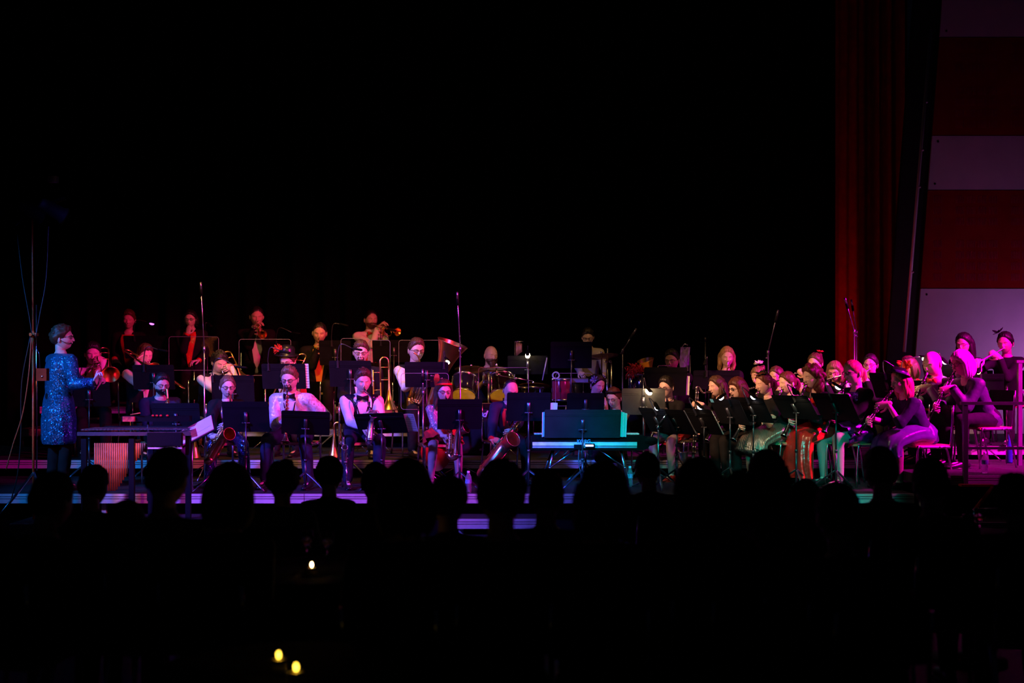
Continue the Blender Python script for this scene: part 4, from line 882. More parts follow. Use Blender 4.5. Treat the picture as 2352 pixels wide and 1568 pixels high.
# ------------------------------------------------------------------ vibraphone and the percussion in front of it
Yv = 11.2; r = thing('vibraphone', 'vibraphone with copper resonator tubes beside conductor', 'vibraphone', (X(300, Yv), Yv, -.20))
m = MB(); m.box((W(178, 996, Yv)+W(438, 996, Yv))/2, (1.10, .03, .035)); m.build('front_rail', pbr('dull_rail', (.06, .045, .05), .6), r, False)
m = MB(); m.box((W(178, 998, Yv)+W(438, 990, Yv))/2+Vector((0, .60, .02)), (1.0, .03, .035)); m.build('rear_rail', BLKM, r, False)
for x in (190, 300, 344, 430):
    p = W(x, 1000, Yv); m = MB(); m.box((p.x, Yv+.04, (p.z-.2)/2), (.05, .04, p.z+.2)); m.build('leg', BLKM, r, False)
RES = pbr('copper_resonator', (0.55, 0.17, 0.06), 0.55, 0.2)
for i in range(24):
    px = 214+i*5.0; bot = 1128-max(0, (px-262))*1.45; p, q = W(px, 1018, Yv), W(px, bot, Yv)
    m = MB(); m.tube([p+Vector((0, .05, .0)), q+Vector((0, .05, 0))], .0092, 8); m.build('resonator', RES, r)
for i in range(30):
    p = W(190+i*8.2, 989, Yv); m = MB(); m.box((p.x, Yv+.18, p.z+.01), (.028, .38-.006*i, .012)); m.build('tone_bar', SILV, r, False)
m = MB(); m.box((W(343, 1008, Yv)+W(420, 1008, Yv))/2+Vector((0, -.03, 0)), (.33, .06, .13)); m.build('end_block', BLKM, r, False)
m = MB(); m.box((W(343, 1028, Yv)+W(421, 1028, Yv))/2+Vector((0, -.04, 0)), (.33, .02, .016)); m.build('lower_rail', ALU, r, False)
r = thing('percussion_bar', 'long black percussion bar with red end block above the vibraphone', 'percussion', W(360, 1100, 11.5)); a, b = W(283, 961, 11.5), W(438, 961, 11.5)
m = MB(); m.box((a+b)/2, ((b-a).length, .10, .055)); m.build('bar', BLKP, r, False); m = MB(); m.box(W(296, 962, 11.42), (.115, .03, .05)); m.build('end_block', pbr('red_block', (.55, .05, .04), .4, namt=.6, nscale=30), r, False)
m = MB(); m.tube([W(340, 968, 11.5), W(340, 1150, 11.5)], .012, 8); m.build('post', CHROME, r)
m = MB(); m.tube([W(300, 952, 11.45), W(322, 948, 11.4)], .006, 6); m.build('mallet', pbr('red_mallet', (.7, .1, .03), .5), r)
for x in (351, 360, 369, 384): m = MB(); m.ell(W(x, 954, 11.44), (.014, .014, .010), 8, 6); m.build('pad', REDC, r)
# conductor's score desk seen from the side
r = thing('score_stand', 'tilted stand with white score seen edge-on beside vibraphone', 'music stand', W(440, 1140, 11.45)); r.location.z = 0
a, b = W(418, 1012, 11.45), W(484, 970, 11.45); M = frame((a+b)/2, Vector((0, -.42, .9)).cross((b-a).normalized()).normalized() if False else (-.30, -.50, .62), (b-a))
m = MB(M); m.box((0, 0, 0), (.42, .30, .006)); m.build('desk', BLKM, r, False); m = MB(); m.tube([W(441, 1008, 11.45), W(440, 1130, 11.45)], .012, 8); m.build('shaft', CHROME, r)
for q in range(3):
    an = R(90+120*q); f = Vector((X(440, 11.45)+.12, 11.75, 0)); m = MB(); m.tube([f+Vector((0, 0, .18)), f+Vector((math.cos(an)*.2, math.sin(an)*.2, .01))], .008, 6); m.build('leg', CHROME, r)
r = thing('sheet_music', 'white open score lying on tilted stand beside vibraphone', 'sheet music', M@Vector((0, 0, .01))); m = MB(M); m.box((0, 0, .010), (.37, .25, .010)); m.build('page', PAPER, r, False)
m = MB(M)
for i in range(22): m.box((-.16+i*.015, -.05, .0158), (.007, .004, .0008))
m.build('stave', INK, r, False)
m = MB(); m.grid([[W(416+x, y, 11.6+.01*math.sin(x)) for x in (0, 6, 12, 18, 24)] for y in (1016, 1060, 1102)]); tag(m.build('hanging_cloth', pbr('blue_grey_cloth', (.25, .28, .42), .9)), 'blue grey cloth hanging below the tilted score', 'cloth')
# ------------------------------------------------------------------ drum kit
Yd = 14.5; dk = thing('drum_kit', 'black drum kit with amber lit heads and bronze cymbals before bearded drummer', 'drum kit', (X(1110, Yd), Yd, .2))
def drum(px, py, Y, rad, dep, ax, shell, head, name='tom', parent=dk):
    M = frame(W(px, py, Y), ax); m = MB(M); m.lathe([(rad*.985, -dep/2), (rad, -dep/2+.004), (rad, dep/2-.004), (rad*.985, dep/2)], 28); o = m.build(name, shell, parent)
    for sg in (-1, 1):
        m = MB(M); m.lathe([(.001, sg*(dep/2+.002)), (rad*.97, sg*dep/2)], 28); m.build('head', head, o); m = MB(M); z = sg*dep/2
        m.lathe([(rad*.975, z-.014), (rad*1.03, z-.014), (rad*1.03, z+.012), (rad*.985, z+.012)], 28); m.build('hoop', CHROME, o)
    for k in range(6):
        a = 2*math.pi*k/6+.3; c, s_ = math.cos(a)*rad*1.04, math.sin(a)*rad*1.04; m = MB(M); m.tube([(c, s_, -dep/2), (c, s_, dep/2)], .004, 6); m.box((c, s_, 0), (.018, .018, .05)); m.build('lug', CHROME, o, False)
    return o
drum(1066, 889, 14.4, .155, .26, (0.05, .62, .78), DRUMB, HEADY); drum(1152, 890, 14.5, .165, .28, (-.05, .62, .78), DRUMB, HEADY)
drum(1115, 985, 14.5, .27, .40, (0, 1, 0), DRUMB, pbr('black_bass_head', (.02, .02, .02), .4), 'bass_drum'); drum(1140, 868, 14.9, .17, .14, (0, .15, 1), CHROME, pbr('white_drum_head', (.6, .6, .58), .5), 'snare_drum'); drum(1215, 925, 14.7, .20, .38, (0, .08, 1), DRUMB, HEADY, 'floor_tom')
def cymbal(px, py, Y, rad, ax=(0, .25, 1), parent=dk, tier=.2):
    c = W(px, py, Y); M = frame(c, ax); m = MB(M); m.lathe([(.004, .028), (.02, .026), (.035, .014), (rad*.6, .006), (rad, -.008), (rad*.6, .004), (.035, .011), (.004, .024)], 32); o = m.build('cymbal', CYM, parent)
    m = MB(); m.tube([c+Vector((0, 0, .06)), Vector((c.x, c.y, tier+.05))], .010, 8); m.ell(c+Vector((0, 0, .04)), (.018, .018, .022), 8, 6); m.build('cymbal_pole', CHROME, parent); return o
cymbal(1082, 847, 14.6, .21); cymbal(1140, 845, 14.7, .16, (0, .1, 1)); cymbal(1225, 886, 14.9, .22)
m = MB(); m.tube([W(1148, 862, 14.2), W(1224, 875, 14.2)], .008, 8); m.tube([W(1140, 850, 14.2), W(1140, 862, 14.2)], .012, 8); m.ell(W(1143, 860, 14.2), (.035, .02, .02), 8, 6); m.ell(W(1184, 869, 14.2), (.025, .02, .022), 8, 6); m.build('boom_arm', CHROME, dk)
m = MB(); m.tube([W(1122, 855, 14.35), W(1122, 935, 14.35)], .014, 8); m.tube([W(1128, 862, 14.35), W(1130, 900, 14.35)], .012, 8); m.build('hardware', CHROME, dk)
m = MB(); m.tube([W(1246, 873, 14.6), W(1256, 824, 14.6)], .0075, 8); m.ell(W(1256, 823, 14.6), (.009, .009, .012), 8, 6); tag(m.build('drum_stick', pbr('pale_maple', (.75, .68, .6), .5)), 'pale drum stick standing upright right of the drum kit', 'drum stick')
# bass amplifier and monitor below, with their marks
def text(s, loc, size, mat, parent, rot=(90, 0, 0), shear=0.0, bold=0.0, name='lettering'):
    c = bpy.data.curves.new(name, 'FONT'); c.body = s; c.size = size; c.extrude = .001; c.shear = shear; c.offset = bold; o = bpy.data.objects.new(name, c); COL.objects.link(o); o.location = Vector(loc)-root_loc(parent); o.rotation_euler = [R(a) for a in rot]; o.data.materials.append(mat); o.parent = parent; c.align_x = 'CENTER'; c.align_y = 'CENTER'
    me = bpy.data.meshes.new_from_object(o.evaluated_get(bpy.context.evaluated_depsgraph_get())); n = bpy.data.objects.new(name, me); COL.objects.link(n); n.parent = parent; n.location = o.location.copy(); n.rotation_euler = o.rotation_euler.copy(); bpy.data.objects.remove(o); return n
LOGO = pbr('pale_logo_paint', (.7, .72, .85), .4)
r = thing('amplifier', 'black amplifier cabinet with pale logo behind low music stand', 'amplifier', (X(1085, 13.0), 13.0, 0)); a, b = W(1052, 935, 13.0), W(1124, 1046, 13.0)
m = MB(); m.box((a+b)/2+Vector((0, .15, 0)), (b.x-a.x, .30, a.z-b.z)); m.build('cabinet', BLKP, r, False); m = MB(); m.box((a+b)/2+Vector((0, -.004, 0)), (b.x-a.x-.04, .008, a.z-b.z-.05)); m.build('grille', pbr('black_grille_cloth', (.012, .012, .016), .8, bump=.6, bscale=300), r, False)
text('ud', W(1110, 951, 12.99)+Vector((-.012, -.012, 0)), .095, LOGO, r, shear=.35, bold=.004); m = MB(); m.box(W(1106, 960, 12.98), (.026, .002, .004)); m.build('logo_bar', LOGO, r, False); text('d&b', W(1106.5, 1032, 12.98), .034, LOGO, r, bold=.001)
# bass guitar on a floor stand
r = thing('bass_guitar', 'bass guitar upright on floor stand behind sequined saxophonist', 'bass guitar', (X(1003, 13.0), 13.0, 0)); GW = pbr('red_guitar_wood', (.45, .10, .05), .3, coat=.4)
t = W(1003, 872, 13.0); m = MB(Matrix.Translation(t)); m.plate([(-.02, -.08), (.02, -.08), (.032, -.02), (.030, .05), (.012, .07), (-.02, .062), (-.032, .01)], .018); m.build('headstock', GW, r, False)
m = MB()
for k in range(4): q = t+Vector((-.034 if k % 2 else .034, -.0, -.045+.03*k)); m.tube([q, q+Vector((-.025 if k % 2 else .025, 0, 0))], .004, 6); m.ell(q+Vector((-.028 if k % 2 else .028, 0, 0)), (.009, .004, .011), 8, 5)
m.build('tuner', CHROME, r); m = MB(); m.box(t+Vector((0, 0, -.36)), (.045, .022, .58)); m.build('neck', GW, r, False)
m = MB(Matrix.Translation((t.x, t.y, .32))); m.plate([(.16*math.cos(a)*(1+.12*math.cos(2*a)), .22*math.sin(a)) for a in np.linspace(0, 2*math.pi, 25)[:-1]], .04); m.build('body', GW, r, False); m = MB(); m.tube([(t.x-.15, t.y-.1, .01), (t.x, t.y+.06, .14), (t.x+.15, t.y-.1, .01)], .009, 6); m.build('floor_stand', DKM, r)
# ------------------------------------------------------------------ stage piano
Yk = 12.15; r = thing('stage_piano', 'black stage piano with pale rear panel on folding stand', 'keyboard', (X(1345, Yk), Yk, 0)); a, b = W(1222, 1000, Yk), W(1478, 1034, Yk)
m = MB(); m.box(((a.x+b.x)/2, Yk+.16, (a.z+b.z)/2), (b.x-a.x, .30, a.z-b.z)); m.tube([(b.x, Yk+.01, (a.z+b.z)/2), (b.x, Yk+.31, (a.z+b.z)/2)], .074, 14); m.tube([(a.x, Yk+.01, (a.z+b.z)/2), (a.x, Yk+.31, (a.z+b.z)/2)], .074, 14); m.ell((b.x+.07, Yk+.03, (a.z+b.z)/2+.02), (.09, .03, .05), 12, 8); m.build('case', BLKP, r, False)
PN = pbr('pale_rear_panel', (.72, .78, .80), .4); p, q = W(1223, 1019, Yk-.004), W(1463, 1019, Yk-.004)
m = MB(); m.box((p+q)/2, (q.x-p.x, .012, .037)); m.build('rear_panel', PN, r, False); m = MB(); m.box((p+q)/2+Vector((0, 0, -.034)), (q.x-p.x, .010, .020)); m.build('lower_rear_panel', pbr('grey_rear_panel', (.28, .32, .34), .4), r, False)
text('KORG', W(1341, 1013.5, Yk-.012), .052, pbr('teal_logo', (.10, .30, .34), .4), r, bold=.002)
m = MB(); m.box(W(1355, 1023, Yk-.02), (.10, .03, .045)); m.box(W(1327, 1026, Yk-.02), (.08, .03, .05)); m.build('socket_box', BLKP, r, False); m = MB(); m.box(W(1354, 1023, Yk-.037), (.085, .003, .020)); m.build('display', pbr('lit_display', (.9, .85, .95), emit=(.95, .85, 1), estr=1.1), r, False)
for x in range(1316, 1380, 7): m = MB(); m.box(W(x, 1003.6, Yk+.05), (.012, .006, .005)); m.build('indicator', pbr('red_indicator', (.6, .1, .08), emit=(1, .2, .12), estr=.25), r, False)
for i in range(34): m = MB(); m.box((a.x+.04+i*(b.x-a.x-.08)/33, Yk+.26, a.z+.004), (.030, .14, .014)); m.build('key', PAPER, r, False)
for s_ in (-1, 1):
    m = MB(); c = (a.x+b.x)/2; m.tube([(c+s_*.36, Yk+.10, b.z), (c+s_*.44, Yk+.10, .02)], .014, 8); m.tube([(c+s_*.36, Yk+.26, b.z), (c+s_*.50, Yk+.30, .02)], .014, 8); m.build('stand_leg', CHROME, r)
    m = MB(); m.tube([(c+s_*.13, Yk+.06, b.z), (c+s_*.40, Yk+.06, b.z-.19)], .008, 8); m.ell((c+s_*.40, Yk+.06, b.z-.19), (.016,)*3, 8, 6); m.build('stand_strut', CHROME, r)
m = MB(); m.tube(curve([W(1330, 1030, Yk-.02), W(1329, 1060, Yk-.04), W(1336, 1098, Yk-.05), W(1340, 1125, Yk-.05)], 5), .005, 6); tag(m.build('cable', pbr('teal_cable', (.05, .10, .11), .4)), 'thin cable hanging from the rear of the stage piano', 'cable')
# ------------------------------------------------------------------ percussion at the back
dr = thing('hand_drum_set', 'red drum with chrome hoops and tambourine table beside standing percussionist', 'percussion', (X(1300, 14.2), 14.2, .2)); drum(1291, 896, 14.2, .125, .25, (0, .05, 1), DRUMR, HEADY, 'red_drum', dr); drum(1345, 905, 14.6, .16, .30, (0, .05, 1), pbr('navy_drum', (.02, .02, .06), .2), HEADY, 'navy_drum', dr)
a, b = W(1268, 866, 14.2), W(1350, 881, 14.2); m = MB(); m.box((W(1268, 873, 14.3)+W(1350, 873, 14.3))/2, (b.x-a.x, .2, .05)); m.build('table', pbr('grey_violet_board', (.25, .24, .36), .5), dr, False)
m = MB(); m.box(W(1278, 873, 14.19), (.105, .006, .045)); m.build('paper_label', PAPER, dr, False); m = MB(frame(W(1277.5, 872.5, 14.185), (0, -1, 0))); m.tube([(.013*math.cos(t), .013*math.sin(t), 0) for t in np.linspace(0, 2*math.pi, 13)[:-1]], .002, 5, closed=True); m.build('label_mark', REDC, dr)
m = MB(frame(W(1277, 862, 14.2), (0, -1, .1))); m.tube([(.040*math.cos(t), .040*math.sin(t), 0) for t in np.linspace(0, 2*math.pi, 21)[:-1]], .010, 8, closed=True); m.build('tambourine_ring', WHITE, dr)
cp = thing('cymbal_stand', 'bronze cymbal on chrome stand before percussionist in white shirt', 'cymbal', (X(1395, 14.4), 14.4, .2)); cymbal(1382, 817, 14.4, .21, (-.08, .18, 1), cp)
for px, y0, y1 in ((1395, 800, 905), (1404, 828, 900)): m = MB(); m.tube([W(px, y0, 14.35), W(px, y1+140, 14.35)], .013, 8); m.ell(W(px-2, 830, 14.33), (.022, .02, .02), 8, 6); m.build('pole', CHROME, cp)
r = thing('feather_boa', 'bright red feather boa bunched on drum hardware', 'feather boa', W(1450, 862, 14.0)); m = MB(); q = random.Random(3)
for i in range(130):
    t = q.random(); c = W(1444+28*t, 850+6*math.sin(t*7)+8*t*0, 14.0)+Vector((q.gauss(0, .03), q.gauss(0, .03), q.gauss(0, .045*(1.1-t)))); e = Vector((q.gauss(0, 1), q.gauss(0, 1), q.gauss(0, 1))).normalized()*.055; m.tube([c, c+e*.5, c+e], [(.002, .001), (.010, .002), (.001, .001)], 4)
m.build('feathers', REDC, r)
r = thing('drum_rack', 'dark drum with chrome rim under red feather boa', 'drum', (X(1470, 14.2), 14.2, .2)); drum(1480, 890, 14.2, .20, .30, (0, .1, 1), DRUMB, HEADY, 'floor_drum', r)
m = MB(); m.grid([[W(1562+x, y, 15.0)+Vector((0, .05*math.sin(x*.3+y*.1), 0)) for x in (0, 6, 12, 18, 22)] for y in (797, 815, 835, 852)]); m.grid([[W(1562+x, y, 15.02)+Vector((0, .05*math.sin(x*.3+y*.1), 0)) for x in (22, 18, 12, 6, 0)] for y in (797, 815, 835, 852)])
r = thing('banner', 'purple cloth hung on a pole behind euphonium player', 'cloth', W(1575, 1000, 15.0)); r.location.z = .2; m.build('cloth', pbr('purple_cloth', (.40, .28, .70), .8, namt=.5, nscale=20), r); m = MB(); m.tube([W(1585, 815, 14.95), Vector((X(1585, 14.95), 14.95, .2))], .010, 8); m.build('pole', DKM, r)
m = MB(); m.tube(curve([W(1566, 797, 15), W(1572, 790, 15), W(1580, 792, 15)], 4), .008, 6); m.build('hook', CHROME, r)
r = thing('wind_chimes', 'pink lit bar chimes hanging on a stand by drummer', 'chimes', (X(1190, 15.2), 15.2, .2))
for i in range(6): m = MB(); m.tube([W(1186+i*2.4, 786+.5*i, 15.2), W(1186+i*2.4, 818-2*i, 15.2)], .006, 6); m.build('chime', pbr('pink_chime', (.75, .3, .35), .3, .6), r)
m = MB(); m.tube([W(1183, 784, 15.2), W(1202, 784, 15.2)], .010, 6); m.tube([W(1182, 783, 15.2), Vector((X(1182, 15.2), 15.2, .2))], .010, 8); m.build('frame', CHROME, r)
for i, (px, py, Y, t) in enumerate(((1076, 1118, 11.75, 'clear water bottle standing at centre stage edge'), (1447, 1105, 12.3, 'clear water bottle standing behind the stage piano stand'), (2262, 1085, 11.7, 'clear water bottle beside the guard railing'))): bottle(t, px, py, Y, .2 if i == 2 else 0)
r = thing('green_bottle', 'tall green bottle standing behind guard railing', 'bottle', (X(2318, 12.9), 12.9, .2)); m = MB(Matrix.Translation((X(2318, 12.9), 12.9, .2))); m.lathe([(.001, 0), (.035, 0), (.037, .02), (.036, .19), (.014, .26), (.013, .32), (.001, .321)], 16); m.build('body', pbr('green_bottle_plastic', (.02, .30, .26), .2), r)

# brass horns stood bell down on the riser behind the saxophones
for px, lab in ((767, 'brass horn stood bell down behind waistcoat saxophonist'), (447, 'brass horn stood bell down behind silver sequin saxophonist')):
    c = Vector((X(px, 13.6), 13.6, .2)); r = thing('brass_horn', lab, 'horn', c); m = MB(); bell(m, line(c+Vector((0, 0, .34)), c+Vector((0, 0, .006)), 14), flare(.012, .075, 14, 2.2), 22); m.build('bell', BRASS, r)
    m = MB(); m.tube([c+Vector((0, 0, .33))]+arc(c+Vector((.04, 0, .38)), .04, 180, 0, 8, (1, 0, 0), (0, 0, 1))+[c+Vector((.08, 0, .20))], .011, 10); m.build('tubing', BRASS, r)
    m = MB()
    for k in range(3): m.tube([c+Vector((.08, -.02-.028*k, .16)), c+Vector((.08, -.02-.028*k, .30))], .012, 10)
    m.tube([c+Vector((.08, 0, .22)), c+Vector((.08, -.08, .22))], .009, 8); m.build('valve', BRASS, r)
# ------------------------------------------------------------------ accessories
GLF = pbr('dark_glasses_frame', (.02, .018, .018), .3); GLS = pbr('silver_glasses_frame', (.6, .6, .62), .25, 1.0)
def bowler(P, root):
    M = P.Mh@Matrix.Translation((0, -.015, .190))@Matrix.Rotation(R(-8), 4, 'X')@Matrix.Rotation(R(10), 4, 'Y'); m = MB(M); z = 0
    m.lathe([(.090, z-.004), (.142, z-.002), (.146, z+.008), (.140, z+.008), (.094, z+.004), (.094, z+.07), (.080, z+.10), (.045, z+.118), (.001, z+.122)], 28); h = m.build('bowler_hat', LEATHER, root)
    m = MB(M); flower(m, (-.085, -.05, z+.06), .075, 16, 4, nrm=(-.6, -.7, .5)); flower(m, (-.045, -.08, z+.07), .05, 12, 5, nrm=(-.1, -.8, .6)); m.build('flower', REDC, h)
def flat_hat(P, root):
    M = P.Mh@Matrix.Translation((0, -.035, .205))@Matrix.Rotation(R(-20), 4, 'X'); m = MB(M); z = 0
    m.lathe([(.080, z-.006), (.125, z-.012), (.128, z-.004), (.086, z), (.086, z+.045), (.078, z+.05), (.001, z+.052)], 28); h = m.build('straw_boater', BLACK, root)
    m = MB(M); m.lathe([(.088, z+.002), (.0885, z+.026), (.086, z+.028)], 28); m.build('hat_band', PSAT, h)
def flower_at(loc, r, mat, nm='hair_flower', n=14, sd=1, nrm=(0, -1, .3)):
    def f(P, root): m = MB(P.Mh); flower(m, loc, r, n, sd, nrm=nrm); m.build(nm, mat, root)
    return f
def headband(mat):
    def f(P, root):
        m = MB(P.Mh@Matrix.Translation((0, -.012, .185))@Matrix.Rotation(R(-12), 4, 'X')); m.tube([(.088*math.sin(t), -.108*math.cos(t), 0) for t in np.linspace(0, 2*math.pi, 25)[:-1]], [(.004, .012)]*24, 6, closed=True, side=None); m.build('headband', mat, root)
    return f
def earring(P, root):
    for k in (-1, 1): m = MB(P.Mh); m.ell((k*.080, .0, .068), (.006, .006, .009), 8, 6); m.build('earring', SILV, root)
def headset(P, root):
    m = MB(P.Mh); m.tube(curve([(-.079, .0, .105), (-.080, -.04, .075), (-.062, -.085, .058), (-.045, -.10, .055)], 5), .003, 6); m.ell((-.043, -.102, .055), (.008, .008, .008), 8, 6); m.build('headset_microphone', BLKP, root)
def strap(P, root):
    m = MB(); m.tube(curve([P.tp(.49, -.6, .02), P.tp(.40, -.25, .035), P.tp(.26, 0, .06)], 4), .006, 6); m.tube(curve([P.tp(.49, .6, .02), P.tp(.40, .25, .035), P.tp(.26, 0, .06)], 4), .006, 6); m.build('neck_strap', BLACK, root)
def both(*fs):
    def f(P, root):
        for q in fs: q(P, root)
    return f
# ------------------------------------------------------------------ the conductor
def cond(P): return {-1: (W(224, 862, P.mouth.y-.28), Vector((.25, 0, .95)), Vector((.9, -.2, 0)), 75, Vector((-.1, -.3, -1))), 1: (W(238, 880, P.mouth.y+.25), Vector((.5, 0, .8)), Vector((.5, .5, 0)), 70)}
person('the conductor', 'standing conductor in blue sequined tailcoat with one fist raised', 140, 750, 11.95, 0.0, yaw=142, stand=True, head=(-46, -6, 0), skin=SKIN2, hair=('curly', HBR), seed=1.5, jacket=SEQB, shirt=BLACK, legs=BLACK, glasses=GLF, hands=cond, skirt=(SEQB, .06), extras=headset, eyes='open', open_w=.3)
# ------------------------------------------------------------------ low brass row
tb = lambda d, side, **k: (lambda P: trombone(P, d, side, **k))
person('first trombonist in white shirt', 'trombonist in white shirt sitting right behind the conductor', 213, 787, 14.0, .2, yaw=22, head=(0, 10, 0), skin=SKIN2, hair=('short', HB), seed=2, shirt=WHITE, susp=BLACK, collar=True, play=tb((.32, -.80, -.52), (1, .3, .15)))
person('trombonist beside vibraphone rail', 'trombonist in white shirt and black waistcoat above vibraphone', 334, 791, 13.9, .2, yaw=38, head=(4, 12, 0), skin=SKIN2, hair=('short', HBR), seed=3, shirt=WHITE, vest=BLACK, open_w=.3, collar=True, play=tb((.75, -.55, -.42), (-.5, -.6, .3), slide=.6))
person('trombonist in waistcoat and bow tie', 'dark haired trombonist in waistcoat and bow tie beneath stand lamp', 507, 809, 13.8, .2, yaw=34, head=(4, 22, 0), skin=SKIN2, hair=('messy', HB), seed=4, shirt=WHITE, vest=BLACK, bow=BLACK, collar=True, play=tb((.45, -.65, -.60), (.75, .3, .5), slide=.56))
person('trombonist in red flowered bowler hat', 'trombonist with glasses and black bowler hat with red flower', 657, 806, 13.9, .2, yaw=-12, head=(0, 14, -6), woman=True, hair=('tied', HBR), seed=5, shirt=REDC, sleeve=.2, legs=BLACK, glasses=GLF, hat=bowler, play=tb((-.15, -.75, -.62), (.85, .2, .35), slide=.56))
person('trombonist with dark goatee', 'trombonist with goatee and glasses behind tall music stand', 829, 783, 13.9, .2, yaw=6, head=(0, 10, 0), hair=('short', HBR), seed=6, shirt=WHITE, jacket=BLACK, collar=True, beard=('goatee', HBR), glasses=GLF)
trombone(None, (.03, -.05, -1.0), (1, .1, .0), label='bass trombone resting bell down beside man with goatee', slide=.30, o=W(893, 942, 13.7)+Vector((-.185, 0, .36)), name='bass_trombone', who='stand')
def euph1(P):
    r, M = euphonium('large brass tuba held by player in glasses', W(962, 930, 13.7), (W(1022, 775, 13.65)-W(965, 930, 13.75)), (.9, -.25, -.3), 1.28, cat='tuba', mouth=P.mouth)
    return {1: (M@Vector((.12, -.06, .28)), Vector((-.3, -.2, .9)), Vector((-.8, .4, .1)), 40), -1: (M@Vector((-.03, -.08, .30)), Vector((.8, -.3, .2)), Vector((.2, .3, -.9)), 35)}
person('tuba player in white shirt', 'tuba player with glasses in white shirt and dark waistcoat', 957, 778, 14.0, .2, yaw=22, head=(2, 8, 0), hair=('short', HBR), seed=7, shirt=WHITE, vest=BLACK, collar=True, glasses=GLF, play=euph1)
person('the bearded drummer', 'bald drummer with long beard in dark shirt', 1128, 794, 15.4, .2, yaw=28, seat=.5, head=(0, 6, 0), skin=SKIN, hair=('bald', HBR), seed=8, shirt=BLACK, sleeve=.3, beard=('long', HBR), hands=lambda P: {1: (W(1150, 865, 14.95), None, None, 60), -1: (W(1118, 872, 14.95), None, None, 60)})
# ------------------------------------------------------------------ back row
person('dim player at back left', 'dimly lit player in dark jacket at back left', 297, 713, 17.0, .70, yaw=10, head=(0, 8, 4), woman=True, hair=('short', HRB), seed=9, shirt=REDC, jacket=BLACK, open_w=.55)
person('percussionist with hand at chin', 'standing percussionist in red shirt with hand raised to chin', 437, 713, 16.0, .45, yaw=4, stand=True, head=(0, 8, 0), skin=SKIN2, hair=('long', HB), seed=10, hair_len=.12, shirt=REDS, jacket=BLACK, open_w=.5, glasses=GLF, hands=lambda P: {-1: (P.mouth+P.fwd*.04+Vector((0, 0, -.085)), Vector((.3, -.1, .9)), Vector((.3, .8, .3)), 70), 1: (P.M@Vector((.10, -.30, .02)), Vector((-.6, -.6, -.1)), Vector((0, 0, -1)), 30)})
person('trumpeter in black suit', 'trumpeter in black suit and bow tie in back row', 590, 704, 17.0, .70, yaw=18, head=(0, 12, 0), skin=SKIN, hair=('crop', HB), seed=11, shirt=WHITE, jacket=BLACK, bow=BLACK, collar=True, play=lambda P: trumpet(P, (.28, -.9, -.40), mat=BRASS))
person('horn player in yellow bow tie', 'brass player in black suit with yellow bow tie', 735, 741, 15.9, .45, yaw=6, head=(0, 12, 3), skin=SKIN, hair=('crop', HB), seed=12, shirt=YEL, jacket=BLACK, bow=YEL, collar=False, open_w=.4, play=lambda P: trumpet(P, (.35, -.75, -.55)))
person('trumpeter in red bow tie', 'trumpeter in white shirt with red bow tie and red suspenders', 852, 712, 16.9, .70, yaw=26, head=(0, 4, 0), skin=SKIN, hair=('crop', HB), seed=13, shirt=WHITE, bow=REDC, susp=REDC, collar=True, beard=('full', HBR), play=lambda P: trumpet(P, (.72, -.62, -.25)))
person('percussionist in white shirt', 'standing percussionist with glasses in pale shirt', 1350, 755, 15.4, .20, yaw=-6, stand=True, head=(0, 18, 0), skin=SKIN2, hair=('short', HB), seed=14, shirt=GREY, collar=True, glasses=GLF, hands=lambda P: {1: (W(1388, 862, 15.0), None, None, 50), -1: (W(1338, 864, 15.0), None, None, 50)})
def euph2(P):
    r, M = euphonium('small brass euphonium with bell to the left', W(1512, 905, 14.35), (W(1493, 815, 14.2)-W(1518, 905, 14.35))+Vector((0, 0, .12)), (-1, -.5, 0), .72, mouth=P.mouth)
    return {1: (M@Vector((-.03, -.08, .28)), None, None, 40), -1: (M@Vector((.10, 0, .2)), None, None, 40)}
person('euphonium player in white collar', 'euphonium player with glasses in black jacket and white collar', 1543, 804, 14.6, .2, yaw=-26, head=(0, 6, 0), skin=SKIN3, hair=('short', HB), seed=15, shirt=WHITE, jacket=BLACK, collar=True, glasses=GLF, play=euph2)
person('horn player with long blonde hair', 'brass player with long blonde hair in black at back', 1670, 797, 14.7, .2, yaw=-4, head=(0, 8, 0), woman=True, skin=SKIN2, hair=('long', HBL), seed=16, hair_len=.20, shirt=BLACK, play=lambda P: trumpet(P, (-.18, -.55, -.82)))
# ------------------------------------------------------------------ saxophones
person('bearded saxophonist in navy jacket', 'bearded saxophonist with glasses in navy jacket', 372, 859, 12.6, 0, yaw=32, head=(0, 8, 0), skin=SKIN, hair=('short', HB), seed=17, shirt=BLACK, jacket=NAVY, beard=('full', HB), glasses=GLS, play=lambda P: sax(P, P.mouth+P.fwd*.16+Vector((0, 0, -.08)), P.mouth+P.fwd*.16+Vector((.05, -.05, -.60)), (.7, -.7, 0)))
def tenor(P): return sax(P, W(527, 962, P.mouth.y-.34), W(480, 1046, P.mouth.y-.38), (.62, -.85, .1), 1.15, kind='tenor')
person('saxophonist in silver sequin top', 'saxophonist with glasses, black cardigan and sequined trousers', 523, 863, 12.35, 0, yaw=18, head=(4, 8, 0), woman=True, skin=SKIN2, hair=('tied', HLB), seed=18, shirt=SEQW, jacket=BLACK, open_w=.42, legs=SEQD, shoes=WSHOE, glasses=GLF, play=tenor, knee=(.17, .05))
